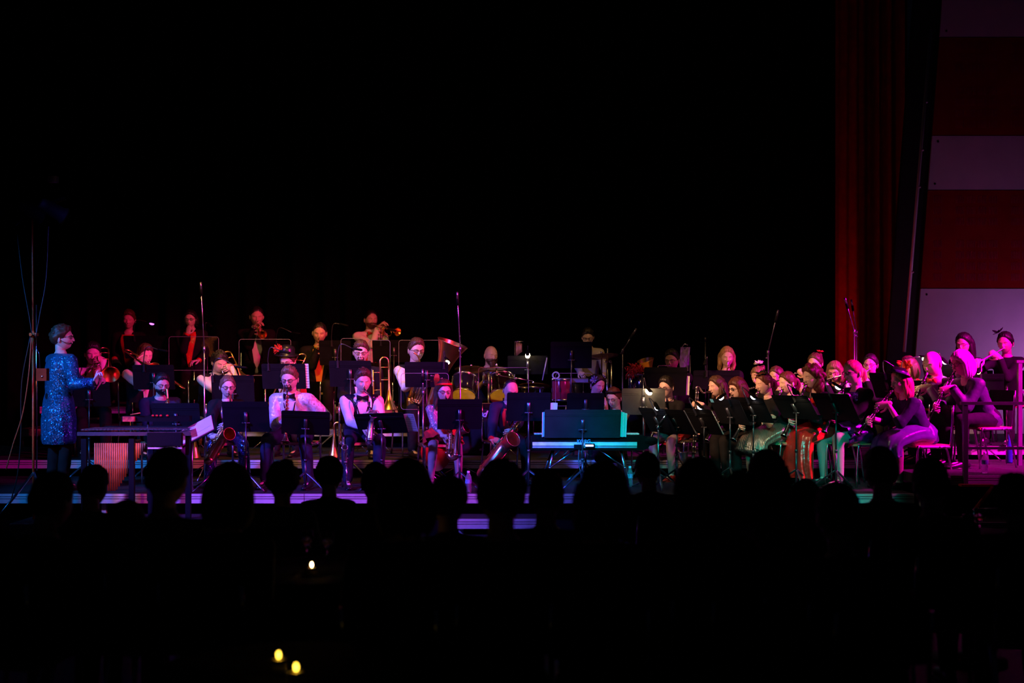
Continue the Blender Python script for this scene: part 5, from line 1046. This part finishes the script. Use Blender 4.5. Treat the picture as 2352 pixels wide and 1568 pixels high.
person('saxophonist in white sparkling jacket', 'saxophonist in white sparkling jacket, glasses and black bow tie', 664, 843, 12.2, 0, yaw=-6, head=(0, 12, 0), skin=SKIN2, hair=('quiff', HLB), seed=19, shirt=WHITE, jacket=SPKW, bow=BLACK, collar=True, beard=('goatee', HBR), glasses=GLF, open_w=.36, legs=NAVY, knee=(.20, .04),
       play=lambda P: {**soprano_sax(P, (655, 1020), -.34, 'straight rose brass soprano saxophone of player in white jacket'), 1: (P.M@Vector((.17, -.33, .10)), Vector((-.15, -.8, -.5)), Vector((0, .2, -1)), 15)}, extras=strap)
person('saxophonist in black waistcoat', 'saxophonist in white shirt, sequined black waistcoat and bow tie', 834, 848, 12.2, 0, yaw=14, head=(4, 12, 0), skin=SKIN2, hair=('quiff', HBR), seed=20, shirt=WHITE, vest=pbr('black_glitter_vest', (.02, .02, .05), .3, .5, sequin=90, flakes=.9), bow=BLACK, collar=True, open_w=.30, legs=NAVY, knee=(.17, .0), play=lambda P: sax(P, W(852, 935, P.mouth.y-.20), W(846, 1010, P.mouth.y-.30), (.3, -.95, 0), .88, SILV, label='silver alto saxophone of player in black waistcoat'), extras=strap)
def alto5(P): return sax(P, W(1036, 955, P.mouth.y-.24), W(1033, 1042, P.mouth.y-.30), (.85, -.55, 0), .98, ROSE)
person('saxophonist in blue sequin blouse', 'long haired saxophonist in blue sequined blouse with red headband', 1020, 873, 12.3, 0, yaw=14, head=(2, 8, 0), woman=True, skin=SKIN2, hair=('long', HBR), seed=21, hair_len=.34, shirt=SEQW, sleeve=.72, legs=None, tights=TIGHTP, skirt=(REDC, -1), glasses=GLF, play=alto5, extras=headband(REDS), knee=(.16, .02))
def bari(P): return sax(P, W(1190, 970, P.mouth.y-.22), W(1110, 1078, P.mouth.y-.40), (.35, -1, .15), 1.45, ROSE, kind='baritone', label='large baritone saxophone slanting across player in red shirt')
person('baritone saxophonist in red shirt', 'balding baritone saxophonist in red shirt and dark jacket', 1175, 873, 12.55, 0, yaw=16, head=(0, 20, 0), skin=SKIN, hair=('thin', HB), seed=22, shirt=REDC, jacket=NAVY, open_w=.55, play=bari, extras=strap, knee=(.17, .02))
r_ = sax(None, W(789, 1000, 12.0), W(793, 1058, 12.0), (.2, -1, 0), .55, SILV, kind='soprano', label='slim pale saxophone standing on floor peg beside waistcoat player', hands=False)
m = MB(); m.tube([W(787, 992, 12.0), W(789, 1003, 12.0)], .012, 8); m.build('mouthpiece', EBON, r_); m = MB(); m.tube([W(796, 1066, 12.0), W(796, 1118, 12.0)], .010, 8); m.build('floor_peg', CHROME, r_)
# ------------------------------------------------------------------ piano and centre woodwinds
person('the pianist', 'pianist with round glasses in sleeveless black top', 1408, 891, 12.95, 0, yaw=-26, seat=.42, head=(-4, 14, 0), woman=True, skin=SKIN2, hair=('tied', HRB), seed=23, shirt=BLACK, sleeve=0, legs=None, tights=TIGHTS, skirt=(BLACK, .05), glasses=GLS, extras=headband(BLACK), eyes='open', hands=lambda P: {1: (W(1400, 1000, 12.5), Vector((-.4, -.8, -.2)), Vector((0, 0, -1)), 25), -1: (W(1345, 1002, 12.5), Vector((0, -.9, -.2)), Vector((0, 0, -1)), 25)})
person('player with feather hair clip', 'woodwind player with dark updo, feather clip and earrings', 1375, 863, 13.5, 0.2, yaw=22, seat=.40, head=(4, 14, 0), woman=True, skin=SKIN2, hair=('bun', HB), seed=24, shirt=BLACK, sleeve=0, extras=both(earring, flower_at((-.075, -.04, .18), .06, pbr('blue_feather', (.15, .17, .35), .7), 'hair_clip', 8, 2, (-.8, -.3, .5))), play=lambda P: clarinet(P, (1395, 985), -.3, label='slim black oboe of player with feather hair clip', name='oboe'))
person('player with short black hair', 'woodwind player with short black hair and glasses in black', 1530, 866, 13.0, 0, yaw=-38, head=(0, 6, 0), woman=True, skin=SKIN2, hair=('short', HB), seed=25, shirt=BLACK, sleeve=.3, legs=None, tights=TIGHTP, skirt=(REDC, -1), shoes=REDS, glasses=GLS, extras=lambda P, root: (lambda m: (m.tube([P.tp(.515, a, .012) for a in np.linspace(-2.4, 2.4, 15)], .005, 6), m.build('necklace', BLACK, root)))(MB()), play=lambda P: clarinet(P, (1497, 1000), -.25, label='black clarinet of player with short black hair'))
# ------------------------------------------------------------------ clarinets
def bcl(P): return bass_clarinet(P, W(1600, 895, P.mouth.y-.12), W(1592, 1045, P.mouth.y-.20), 'tall bass clarinet with silver neck and bell')
person('bass clarinettist', 'bass clarinettist with long straight brown hair in black', 1645, 864, 13.15, 0, yaw=-64, head=(0, 6, 0), woman=True, hair=('long', HBR), seed=26, hair_len=.36, shirt=BLACK, play=bcl)
person('clarinettist with auburn bob', 'clarinettist with auburn bob and glasses in black', 1692, 868, 12.9, 0, yaw=-66, head=(0, 8, 0), woman=True, hair=('bob', HRB), seed=27, shirt=BLACK, glasses=GLF, play=lambda P: clarinet(P, (1720, 985), -.25) if False else clarinet(P, (1630, 1000), -.22))
person('clarinettist with black fascinator', 'clarinettist with black fascinator and short sleeved black top', 1752, 856, 12.5, 0, yaw=-66, head=(0, 10, 0), woman=True, skin=SKIN, hair=('tied', HRB), seed=28, shirt=BLACK, sleeve=.3, legs=None, tights=TIGHTS, skirt=(LAME, .04), extras=both(earring, flower_at((.01, -.03, .21), .085, BLACK, 'fascinator', 16, 3, (0, -.2, 1))), play=lambda P: clarinet(P, (1690, 1000), -.2))
person('clarinettist in silver pleated dress', 'clarinettist with tied back hair in silver pleated dress', 1806, 854, 12.95, 0, yaw=-68, head=(0, 10, 0), woman=True, skin=SKIN2, hair=('tied', HRB), seed=29, shirt=LAME, sleeve=.25, legs=None, tights=TIGHTS, skirt=(LAME, .06), extras=earring, play=lambda P: clarinet(P, (1738, 1000), -.2))
person('clarinettist in red satin dress', 'clarinettist with curly auburn hair and red satin dress', 1864, 839, 12.5, 0, yaw=-64, head=(0, 6, 0), woman=True, skin=SKIN2, hair=('curly_long', HRB), seed=30, hair_len=.22, shirt=REDS, jacket=BLACK, open_w=.5, legs=None, tights=TIGHTS, skirt=(REDS, .34), play=lambda P: clarinet(P, (1797, 1008), -.2))
person('clarinettist in purple sequin dress', 'clarinettist with glasses in purple sequined dress and black cardigan', 1958, 828, 12.4, 0, yaw=-66, head=(0, 6, 0), woman=True, skin=SKIN2, hair=('tied', HBL), seed=31, shirt=SEQP, jacket=BLACK, open_w=.75, legs=None, tights=TIGHTP, skirt=(SEQP, -1), glasses=GLF, play=lambda P: clarinet(P, (1886, 1010), -.2))
person('blonde clarinettist in purple skirt', 'clarinettist with straight blonde hair, black hat and purple satin skirt', 2068, 851, 12.15, 0, yaw=-74, head=(0, 4, 0), woman=True, skin=SKIN2, hair=('long', HBL), seed=32, hair_len=.20, shirt=NAVY, sleeve=.7, legs=None, tights=TIGHTS, skirt=(PSAT, .08), hat=flat_hat, play=lambda P: clarinet(P, (1958, 1010), -.15))
person('clarinettist with red flower', 'brown bobbed player with huge red flower and orange top', 2084, 820, 13.2, .20, yaw=-58, seat=.42, head=(0, 12, 0), woman=True, skin=SKIN, hair=('bob', HBR), seed=33, shirt=ORNG, extras=flower_at((.03, -.10, .15), .11, REDC, 'red_flower', 18, 6, (.3, -1, .2)), play=lambda P: clarinet(P, (2022, 968), -.3))
person('bald clarinettist in orange bow tie', 'bald clarinettist with orange bow tie and dark waistcoat', 2138, 807, 12.75, .20, yaw=-60, seat=.42, head=(0, 14, 0), skin=SKIN2, hs=1.13, hair=('bald', HGR), seed=34, shirt=pbr('mauve_shirt', (.32, .26, .38), .8), vest=BLACK, bow=pbr('orange_bow', (.8, .12, .03), .5), collar=True, play=lambda P: clarinet(P, (2098, 930), -.2))
person('silver haired clarinettist', 'clarinettist with silver bobbed hair in plum jacket', 2206, 806, 12.35, .20, yaw=-72, seat=.43, head=(0, 10, 0), woman=True, skin=SKIN2, hs=1.1, hair=('bob', HGR), seed=35, shirt=BLACK, jacket=PLUM, open_w=.2, glasses=GLF, play=lambda P: clarinet(P, (2128, 968), -.1))
# ------------------------------------------------------------------ flutes
person('flautist with red hair bow', 'flautist with glasses and red hair bow behind clarinets', 1872, 811, 14.2, .2, yaw=-42, head=(0, 8, 0), woman=True, skin=SKIN, hair=('bun', HBR), seed=36, shirt=BLACK, glasses=GLS, extras=flower_at((.03, .06, .24), .05, REDC, 'hair_bow', 8, 3, (0, 0, 1)), play=lambda P: flute(P))
person('flautist with grey blonde fringe', 'flautist with blonde bob, fringe and glasses', 1916, 831, 13.7, .2, yaw=-30, seat=.40, head=(0, 14, 0), woman=True, skin=SKIN3, hair=('bob', HLB), seed=37, shirt=BLACK, glasses=GLF, play=lambda P: flute(P))
person('flautist with dark tied hair', 'flautist with dark tied hair and earrings in black sweater', 1999, 813, 13.9, .2, yaw=-30, head=(0, 8, 0), woman=True, skin=SKIN2, hair=('tied', HB), seed=38, shirt=BLACK, glasses=GLS, extras=earring, play=lambda P: flute(P, (-.75, -.35, -.50)), eyes='open')
person('flautist with long dark hair', 'flautist with long dark hair and glasses before pale wall', 2213, 765, 14.0, .35, yaw=-46, head=(0, 10, 0), woman=True, skin=SKIN2, hair=('long', HB), seed=39, hair_len=.34, shirt=BLACK, glasses=GLS)
person('flautist with black feather', 'flautist with black hair feather before pale wall', 2308, 762, 13.8, .35, yaw=-40, head=(0, 10, 0), woman=True, skin=SKIN2, hair=('tied', HB), seed=40, shirt=BLACK, extras=both(earring, flower_at((-.05, -.06, .24), .08, BLACK, 'hair_feather', 10, 7, (-.5, -.3, 1))), play=lambda P: flute(P, (-.85, -.25, -.42)))
person('player with white feather', 'seated player with fluffy white hair feather', 1738, 843, 14.1, .2, yaw=-50, seat=.38, head=(0, 20, 0), woman=True, skin=SKIN, hair=('bun', HLB), seed=41, shirt=BLACK, extras=flower_at((.02, .02, .27), .07, HGR, 'white_feather', 20, 8, (0, 0, 1)))
person('player behind fascinator', 'dark haired player half hidden behind black fascinator', 1782, 842, 13.6, .2, yaw=-46, seat=.38, head=(0, 10, 0), woman=True, skin=SKIN, hair=('tied', HBR), seed=42, shirt=BLACK, play=lambda P: flute(P))
# ------------------------------------------------------------------ music stands (seen from the back)
S = {}
def st(key, label, *a, **k): S[key] = (*stand(label, *a, **k), k.get('h', .33))
st('c1', 'black music stand before bearded saxophonist in navy jacket', 405, 960, 12.05, 0, tilt=16)
st('c2', 'black music stand before saxophonist in silver sequin top', 565, 957, 11.85, 0, tilt=16, w=.48)
st('c3', 'black music stand before saxophonist in white sparkling jacket', 702, 971, 11.8, 0, yaw=6, tilt=34, w=.49, h=.30, roll=3)
st('c4', 'black music stand with page before waistcoat saxophonist', 875, 972, 11.8, 0, yaw=-6, tilt=44, w=.52, h=.30, roll=-3, paper=[(.30, .13, .26, 'white page jutting right from waistcoat saxophonist stand', True), (-.09, .10, .29, 'white page on stand before waistcoat saxophonist', True)])
st('c5', 'black music stand before saxophonist in blue sequin blouse', 1056, 951, 11.85, 0, yaw=4, tilt=18, w=.46)
st('c6', 'black music stand before baritone saxophonist', 1214, 934, 12.05, 0, yaw=4, tilt=24, w=.46, paper=[(.26, .09, .20, 'blue lit page jutting from baritone saxophonist stand', False)])
st('k1', 'wide music stand above the stage piano', 1338, 973, 12.05, 0, yaw=0, tilt=24, w=.80, h=.33, mat=pbr('satin_stand_enamel', (.016, .019, .022), .6), paper=[(-.40, .05, .29, 'narrow page at left of the wide piano stand', False), (.40, .07, .29, 'stacked pages at right of the wide piano stand', False), (.44, .05, .28, 'rearmost page at right of the wide piano stand', False)])
st('k2', 'low black music stand before player with feather hair clip', 1345, 927, 12.9, 0, tilt=20, w=.42, h=.26)
st('b0', 'music stand half hidden behind the conductor', 205, 905, 13.2, 0, yaw=10, tilt=18, w=.46, h=.30)
st('b1', 'music stand before trombonist beside vibraphone rail', 353, 866, 13.2, 0, yaw=8, tilt=18, w=.46, h=.30)
st('b2', 'music stand before trombonist in waistcoat and bow tie', 535, 892, 13.2, 0, yaw=6, tilt=18, w=.48, h=.32)
st('b3', 'music stand with tall page before bowler hat trombonist', 652, 864, 13.15, 0, tilt=16, w=.50, h=.30, paper=[(.265, .045, .29, 'tall narrow page on bowler hat trombonist stand', True)])
st('b4', 'music stand before trombonist with dark goatee', 805, 858, 13.15, 0, tilt=16, w=.48, h=.31, paper=[(.235, .03, .2, 'page edge on goatee trombonist stand', False)])
st('b5', 'music stand before tuba player in white shirt', 980, 860, 13.2, 0, tilt=14, w=.50, h=.30)
st('r1', 'music stand before dim player at back left', 336, 797, 16.2, .45, tilt=20, w=.62, h=.34)
st('r2', 'music stand beside percussionist with hand at chin', 476, 796, 16.2, .45, tilt=24, w=.30, h=.30)
st('r3', 'music stand before trumpeter in black suit', 645, 808, 16.2, .45, tilt=20, w=.52, h=.32)
st('r4', 'music stand before horn player in yellow bow tie', 770, 810, 15.2, .2, tilt=16, w=.42, h=.34)
st('r5', 'music stand before trumpeter in red bow tie', 905, 806, 16.0, .45, tilt=16, w=.60, h=.32)
st('r6', 'music stand lit by lamp before bearded drummer', 1212, 838, 14.9, .2, tilt=22, w=.52, h=.26)
st('p1', 'large music stand before percussionist in white shirt', 1312, 815, 13.9, .2, tilt=14, w=.50, h=.33)
st('w0', 'music stand before euphonium player in white collar', 1528, 876, 13.9, .2, yaw=0, tilt=16, w=.52, h=.36, paper=[(.27, .05, .24, 'cream page on euphonium player stand', False)])
st('w1', 'grey lit music stand before player with short black hair', 1478, 922, 12.6, 0, yaw=-8, tilt=14, w=.47, h=.30, mat=pbr('lamplit_stand_enamel', (.028, .026, .028), .6))  # lighter copy of the stand metal, lamp light put into the colour
st('w2', 'music stand before blonde horn player', 1645, 872, 13.9, .2, tilt=18, w=.56, h=.24)
st('w3', 'side-on music stand nearest the stage piano', 1510, 965, 12.3, 0, yaw=-58, tilt=34, w=.44, h=.32)
st('w4', 'side-on music stand before bass clarinettist knees', 1552, 968, 12.2, 0, yaw=-58, tilt=34, w=.44, h=.32, paper=[(.22, .02, .3, 'page edge on stand before bass clarinettist', False)])
st('w5', 'side-on music stand before bass clarinettist', 1615, 968, 12.25, 0, yaw=-58, tilt=34, w=.42, h=.33, paper=[(.21, .02, .3, 'page edge on bass clarinettist stand', False)])
st('w6', 'music stand with blue sticker before auburn bob clarinettist', 1675, 945, 12.3, 0, yaw=-58, tilt=32, w=.46, h=.32)
st('w7', 'music stand before clarinettist with black fascinator', 1728, 941, 12.2, 0, yaw=-58, tilt=34, w=.48, h=.32)
st('w8', 'music stand before clarinettist in silver pleated dress', 1826, 935, 12.1, 0, yaw=-56, tilt=38, w=.50, h=.32)
st('w9', 'violet lit music stand before purple sequin clarinettist', 1918, 934, 12.0, 0, yaw=-56, tilt=34, w=.50, h=.34)
st('w10', 'dark music stand before bald clarinettist', 2098, 905, 12.9, .2, yaw=-58, tilt=30, w=.44, h=.36)
st('w11', 'music stand with lamp before flautists at right', 2252, 892, 13.3, .2, yaw=-20, tilt=18, w=.50, h=.36)
st('w12', 'small music stand half hidden behind blonde clarinettist hat', 2040, 885, 12.75, .0, yaw=-50, tilt=28, w=.40, h=.32)
st('w13', 'music stand behind silver haired clarinettist', 2165, 868, 13.0, .2, yaw=-45, tilt=24, w=.42, h=.34)
m = MB(S['w6'][1]); m.box((-.19, -.004, .135), (.045, .003, .04)); tag(m.build('sticker', STKG, S['w6'][0], False))
def lamp(key, x, label, px, py, dY=-.05, **k): r, M, h = S[key]; c = r.location; return stand_lamp(label, M, x, h, W(px, py, (M@Vector((x, 0, h/2))).y+dY), **k)
lamp('r1', -.15, 'gooseneck stand lamp glowing violet before dim back player', 340, 739, glow=pbr('violet_lamp_glow', (.7, .2, 1), emit=(.62, .12, 1), estr=3))
lamp('b1', -.10, 'gooseneck lamp over trombonist beside vibraphone rail', 365, 803); lamp('b2', -.22, 'gooseneck lamp over trombonist in waistcoat and bow tie', 545, 842); lamp('b3', -.17, 'unlit gooseneck lamp on bowler hat trombonist stand', 645, 806); lamp('b4', -.14, 'large unlit lamp over goatee trombonist stand', 810, 800)
lamp('r4', -.04, 'thin gooseneck lamp on yellow bow tie player stand', 782, 744); lamp('r3', -.05, 'thin gooseneck lamp before trumpeter in black suit', 672, 764); lamp('r5', -.18, 'black gooseneck lamp before trumpeter in red bow tie', 893, 756); lamp('r2', .0, 'small clip lamp on stand by hand at chin percussionist', 478, 742)
lamp('b5', .20, 'bright warm stand lamp before the tuba bell', 1024, 822, dY=.05, glow=WARM, watts=3); lamp('r6', .0, 'bright warm stand lamp beside bearded drummer', 1212, 806, glow=WARM, watts=5, big=1.5); lamp('w1', .0, 'bright warm stand lamp before player with short black hair', 1484, 888, glow=WARM, watts=5, big=1.5)
lamp('w3', .05, 'small cool stand lamp nearest the stage piano', 1505, 926, glow=COOL, watts=1.5, col=(.8, .8, 1)); lamp('w5', -.05, 'small stand lamp on bass clarinettist stand', 1600, 925, glow=COOL, watts=1); lamp('w6', .08, 'small cool stand lamp before auburn bob clarinettist', 1664, 905, glow=COOL, watts=3, col=(1, .75, .5)); lamp('w7', .0, 'small cool stand lamp before fascinator clarinettist', 1722, 902, glow=COOL, watts=3, col=(1, .75, .5))
lamp('w8', .05, 'black clip lamp over pleated dress clarinettist stand', 1822, 892, watts=3.5); lamp('w9', .0, 'black clip lamp over purple sequin clarinettist stand', 1915, 880, glow=COOL, watts=2.5); lamp('w10', -.05, 'bright warm lamp left of bald clarinettist', 2116, 818, glow=WARM, watts=5, big=1.5); lamp('w11', .0, 'amber glowing lamp before flautists at right', 2250, 846, glow=pbr('amber_lamp_glow', (1, .7, .2), emit=(1, .55, .12), estr=22), watts=4)
lamp('w2', -.12, 'gooseneck lamp on blonde horn player stand', 1622, 826); lamp('w13', .0, 'cool white lamp between bald and silver haired clarinettists', 2164, 822, glow=COOL, watts=2)
lamp('w12', .0, 'small bright lamp before huge red flower', 2056, 843, glow=WARM, watts=2)
# ------------------------------------------------------------------ clear sound shields
shield('clear sound shield before percussionist with hand at chin', 388, 773, 502, 850, 15.2, .2); shield('clear sound shield before trumpeter in black suit', 549, 779, 668, 862, 14.9, .2); shield('clear sound shield behind goatee trombonist head', 783, 777, 850, 838, 14.6, .2); shield('clear sound shield around bass trombone', 846, 781, 896, 868, 14.4, .2)
shield('clear sound shield left of tuba player', 916, 781, 1026, 860, 14.9, .2); shield('clear sound shield low before tuba', 921, 857, 1030, 940, 12.9, 0); shield('clear sound shield in front of drum kit', 1099, 844, 1214, 926, 13.9, .2); shield('clear sound shield before red drum', 1276, 857, 1360, 932, 13.6, .2)
# ------------------------------------------------------------------ microphone stands
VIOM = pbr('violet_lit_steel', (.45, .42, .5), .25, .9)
mic_stand('tall overhead microphone boom above low brass at left', (X(470, 13.1), 13.1, 0), [W(469, 800, 13.1), W(462, 668, 12.9)], VIOM); mic_stand('tall overhead microphone boom left of drum kit', (X(1057, 13.1), 13.1, 0), [W(1057, 800, 13.1), W(1051, 690, 12.9)], VIOM)
mic_stand('tall overhead microphone boom above clarinets', (X(1765, 13.4), 13.4, .2), [W(1764, 808, 13.4), W(1783, 730, 13.2)], DKM); mic_stand('violet lit overhead microphone pair by red curtain', (X(1967, 14.7), 14.7, .2), [W(1967, 762, 14.7), W(1958, 705, 14.6)], VIOM); mic_stand('violet lit slim microphone stand nearest red curtain', (X(1962, 13.6), 13.6, .2), [W(1962, 760, 13.6), W(1945, 700, 13.4)], VIOM)
mic_stand('short microphone stand before saxophonist in silver sequin top', (X(495, 12.0), 12.0, 0), [W(492, 1040, 12.0), W(486, 1010, 12.0)], DKM, mic=False)
mic_stand('black microphone stand beside percussionist in white shirt', (X(1430, 13.6), 13.6, .2), [W(1430, 805, 13.6), W(1452, 770, 13.5)], DKM); mic_stand('straight microphone stand behind blonde horn player', (X(1620, 15.4), 15.4, .2), [W(1620, 778, 15.4)], DKM); mic_stand('violet lit microphone low before tuba shield', (X(972, 12.7), 12.7, 0), [W(972, 900, 12.7), W(971, 868, 12.68)], VIOM)
mic_stand('microphone stand with clip before bass clarinettist', (X(1512, 12.1), 12.1, 0), [W(1512, 980, 12.1), W(1520, 968, 12.1)], CHROME)
# bass clarinet bell microphone and white cymbal-like pegs of flutes
r = thing('flute_peg', 'dark flute standing on a peg behind the guard railing', 'flute', (X(2313, 12.8), 12.8, .2)); m = MB(); m.tube([W(2313, 884, 12.8), W(2312, 1020, 12.8)], .009, 8); m.build('tube', SILV, r); m = MB(); m.tube([W(2312, 1020, 12.8), Vector((X(2312, 12.8), 12.8, .2))], .005, 6); m.build('peg', DKM, r)
# ------------------------------------------------------------------ the listeners in the dark hall
AG = pbr('green_glow_cloth', (.05, .09, .06), .9); AD = pbr('dark_jacket', (.012, .011, .012), .9); AB = pbr('dark_blue_shirt', (.02, .025, .045), .9)  # faint green glow is put into the cloth colour of two listeners
HD = pbr('hair_dark_listener', (.010, .009, .008), .8)
AUD = [(120, 1092, 6.2, 'short', AD, 'leftmost listener'), (215, 1074, 6.6, 'short', AB, 'listener below the conductor'), (385, 1036, 6.3, 'short', AG, 'listener in green glow'), (290, 1158, 5.4, 'bob', AD, 'listener low between green glow and vibraphone'),
       (528, 1070, 6.0, 'bob', AD, 'listener below silver sequin saxophonist'), (649, 1066, 6.6, 'curly', AG, 'curly haired listener below white jacket'), (757, 1055, 8.7, 'messy', AD, 'listener left of waistcoat saxophonist legs'), (862, 1068, 6.6, 'short', AD, 'listener below waistcoat saxophonist'),
       (935, 1062, 5.5, 'bob', AD, 'bobbed listener left of the water bottle'), (1030, 1102, 5.4, 'curly', AD, 'low curly listener at centre'), (1152, 1068, 5.6, 'messy', AD, 'listener below baritone saxophone'), (1255, 1086, 5.5, 'short', AD, 'listener below left end of stage piano'),
       (1385, 1070, 5.5, 'bob', AD, 'listener below middle of stage piano'), (1486, 1040, 7.4, 'crop', AD, 'short haired listener below right end of stage piano'), (1606, 1058, 5.7, 'long', AD, 'long haired listener below bass clarinet'), (1700, 1100, 4.6, 'curly', AD, 'low curly listener under clarinets'),
       (1762, 1040, 7.0, 'bob', AD, 'bobbed listener below fascinator clarinettist'), (1850, 1110, 5.6, 'bob', AD, 'listener below red satin dress'), (1925, 1118, 5.6, 'short', AD, 'low listener under purple sequin dress'), (2022, 1034, 6.3, 'short', AD, 'listener below purple satin skirt'), (2137, 1060, 6.9, 'short', AD, 'listener below bald clarinettist'), (2330, 1098, 5.4, 'messy', AD, 'rightmost listener')]
for i, (px, top, Y, hs_, mt, nm) in enumerate(AUD):
    Y = Y+(-.5, .65)[i % 2]
    z = W(px, top, Y).z
    person(nm, 'dark silhouette, '+nm+', seen from behind', px, top, Y, -.5, yaw=180+(i*37 % 21-10), seat=.43, head=((i*53 % 17)-8, 4, 0), skin=SKIN, hair=(hs_, HD), seed=50+i, shirt=mt, legs=AD, vox=.024, group='listeners in the dark hall', hs=1.12)
# tables with candles and glasses
TC = pbr('dark_table_cloth', (.006, .006, .007), .9); WAX = pbr('candle_wax', (.75, .55, .3), .5); FLM = pbr('candle_flame', (1, .6, .2), emit=(1.0, .55, .18), estr=38); AMB = pbr('amber_votive_glow', (1, .7, .1), emit=(1, .62, .05), estr=7)
def table(label, px, Y, rad):
    c = Vector((X(px, Y), Y, -.5)); r = thing('round_table', label, 'table', c); m = MB(Matrix.Translation(c)); m.lathe([(.001, .745), (rad, .745), (rad+.01, .735), (rad, .72), (.001, .72)], 32); m.build('table_top', TC, r)
    m = MB(Matrix.Translation(c)); n = 48; m.grid([[((rad+.012+a*math.sin(k*2*math.pi*12/n))*math.cos(k*2*math.pi/n), (rad+.012+a*math.sin(k*2*math.pi*12/n))*math.sin(k*2*math.pi/n), z) for k in range(n+1)] for z, a in ((.746, .0), (.6, .012), (.40, .025))]); m.build('table_cloth', TC, r)
    m = MB(Matrix.Translation(c)); m.lathe([(.22, .0), (.22, .02), (.04, .05), (.04, .72)], 16); m.build('pedestal', BLKM, r); return .245
def votive(label, px, py, Y, glow, ft=True):
    c = W(px, py, Y); r = thing('votive_candle', label, 'candle', c); M = Matrix.Translation((c.x, c.y, .2465)); r.location = (c.x, c.y, .2465)
    m = MB(M); m.lathe([(.001, 0), (.028, 0), (.032, .02), (.034, .040), (.032, .040), (.029, .02), (.001, .006)], 18); m.build('glass_cup', GLAS, r); m = MB(M); m.lathe([(.001, .007), (.026, .007), (.026, .034), (.001, .034)], 14); m.build('wax', WAX, r)
    m = MB(M); m.ell((0, 0, .050), (.0065, .0065, .013), 10, 8); m.build('flame', glow, r)
def glass(label, px, Y, h=.17, z=.246):
    c = Vector((X(px, Y), Y, z)); r = thing('wine_glass', label, 'glass', c); M = Matrix.Translation(c); m = MB(M); m.lathe([(.034, .0), (.034, .003), (.005, .008), (.004, h*.45), (.02, h*.52), (.036, h*.68), (.034, h), (.032, h), (.034, h*.68), (.018, h*.55), (.001, h*.53)], 18); m.build('bowl', GLAS, r)
    m = MB(M); m.lathe([(.001, h*.56), (.018, h*.57), (.031, h*.68), (.001, h*.685)], 14); m.build('wine', pbr('amber_drink', (.6, .35, .08), .05, trans=.9, namt=0), r)
table('dark round table with candle at centre left of hall', 725, 5.95, .42); table('dark round table nearest the camera', 660, 3.98, .42); table('dark round table at right of hall', 2225, 7.0, .55)
votive('small burning candle in glass at centre left', 716, 1302, 5.78, FLM)
glass('stemmed glass beside the burning candle', 705, 6.15); glass('second stemmed glass right of burning candle', 752, 6.1); glass('tumbler glass on right hand table', 2224, 6.95, .15); glass('tall glass on right hand table', 2250, 7.1, .17)
votive('blurred amber candle, left of the nearest pair', 640, 1520, 3.98, AMB); votive('blurred amber candle, right of the nearest pair', 680, 1550, 3.82, AMB)
grow_all()
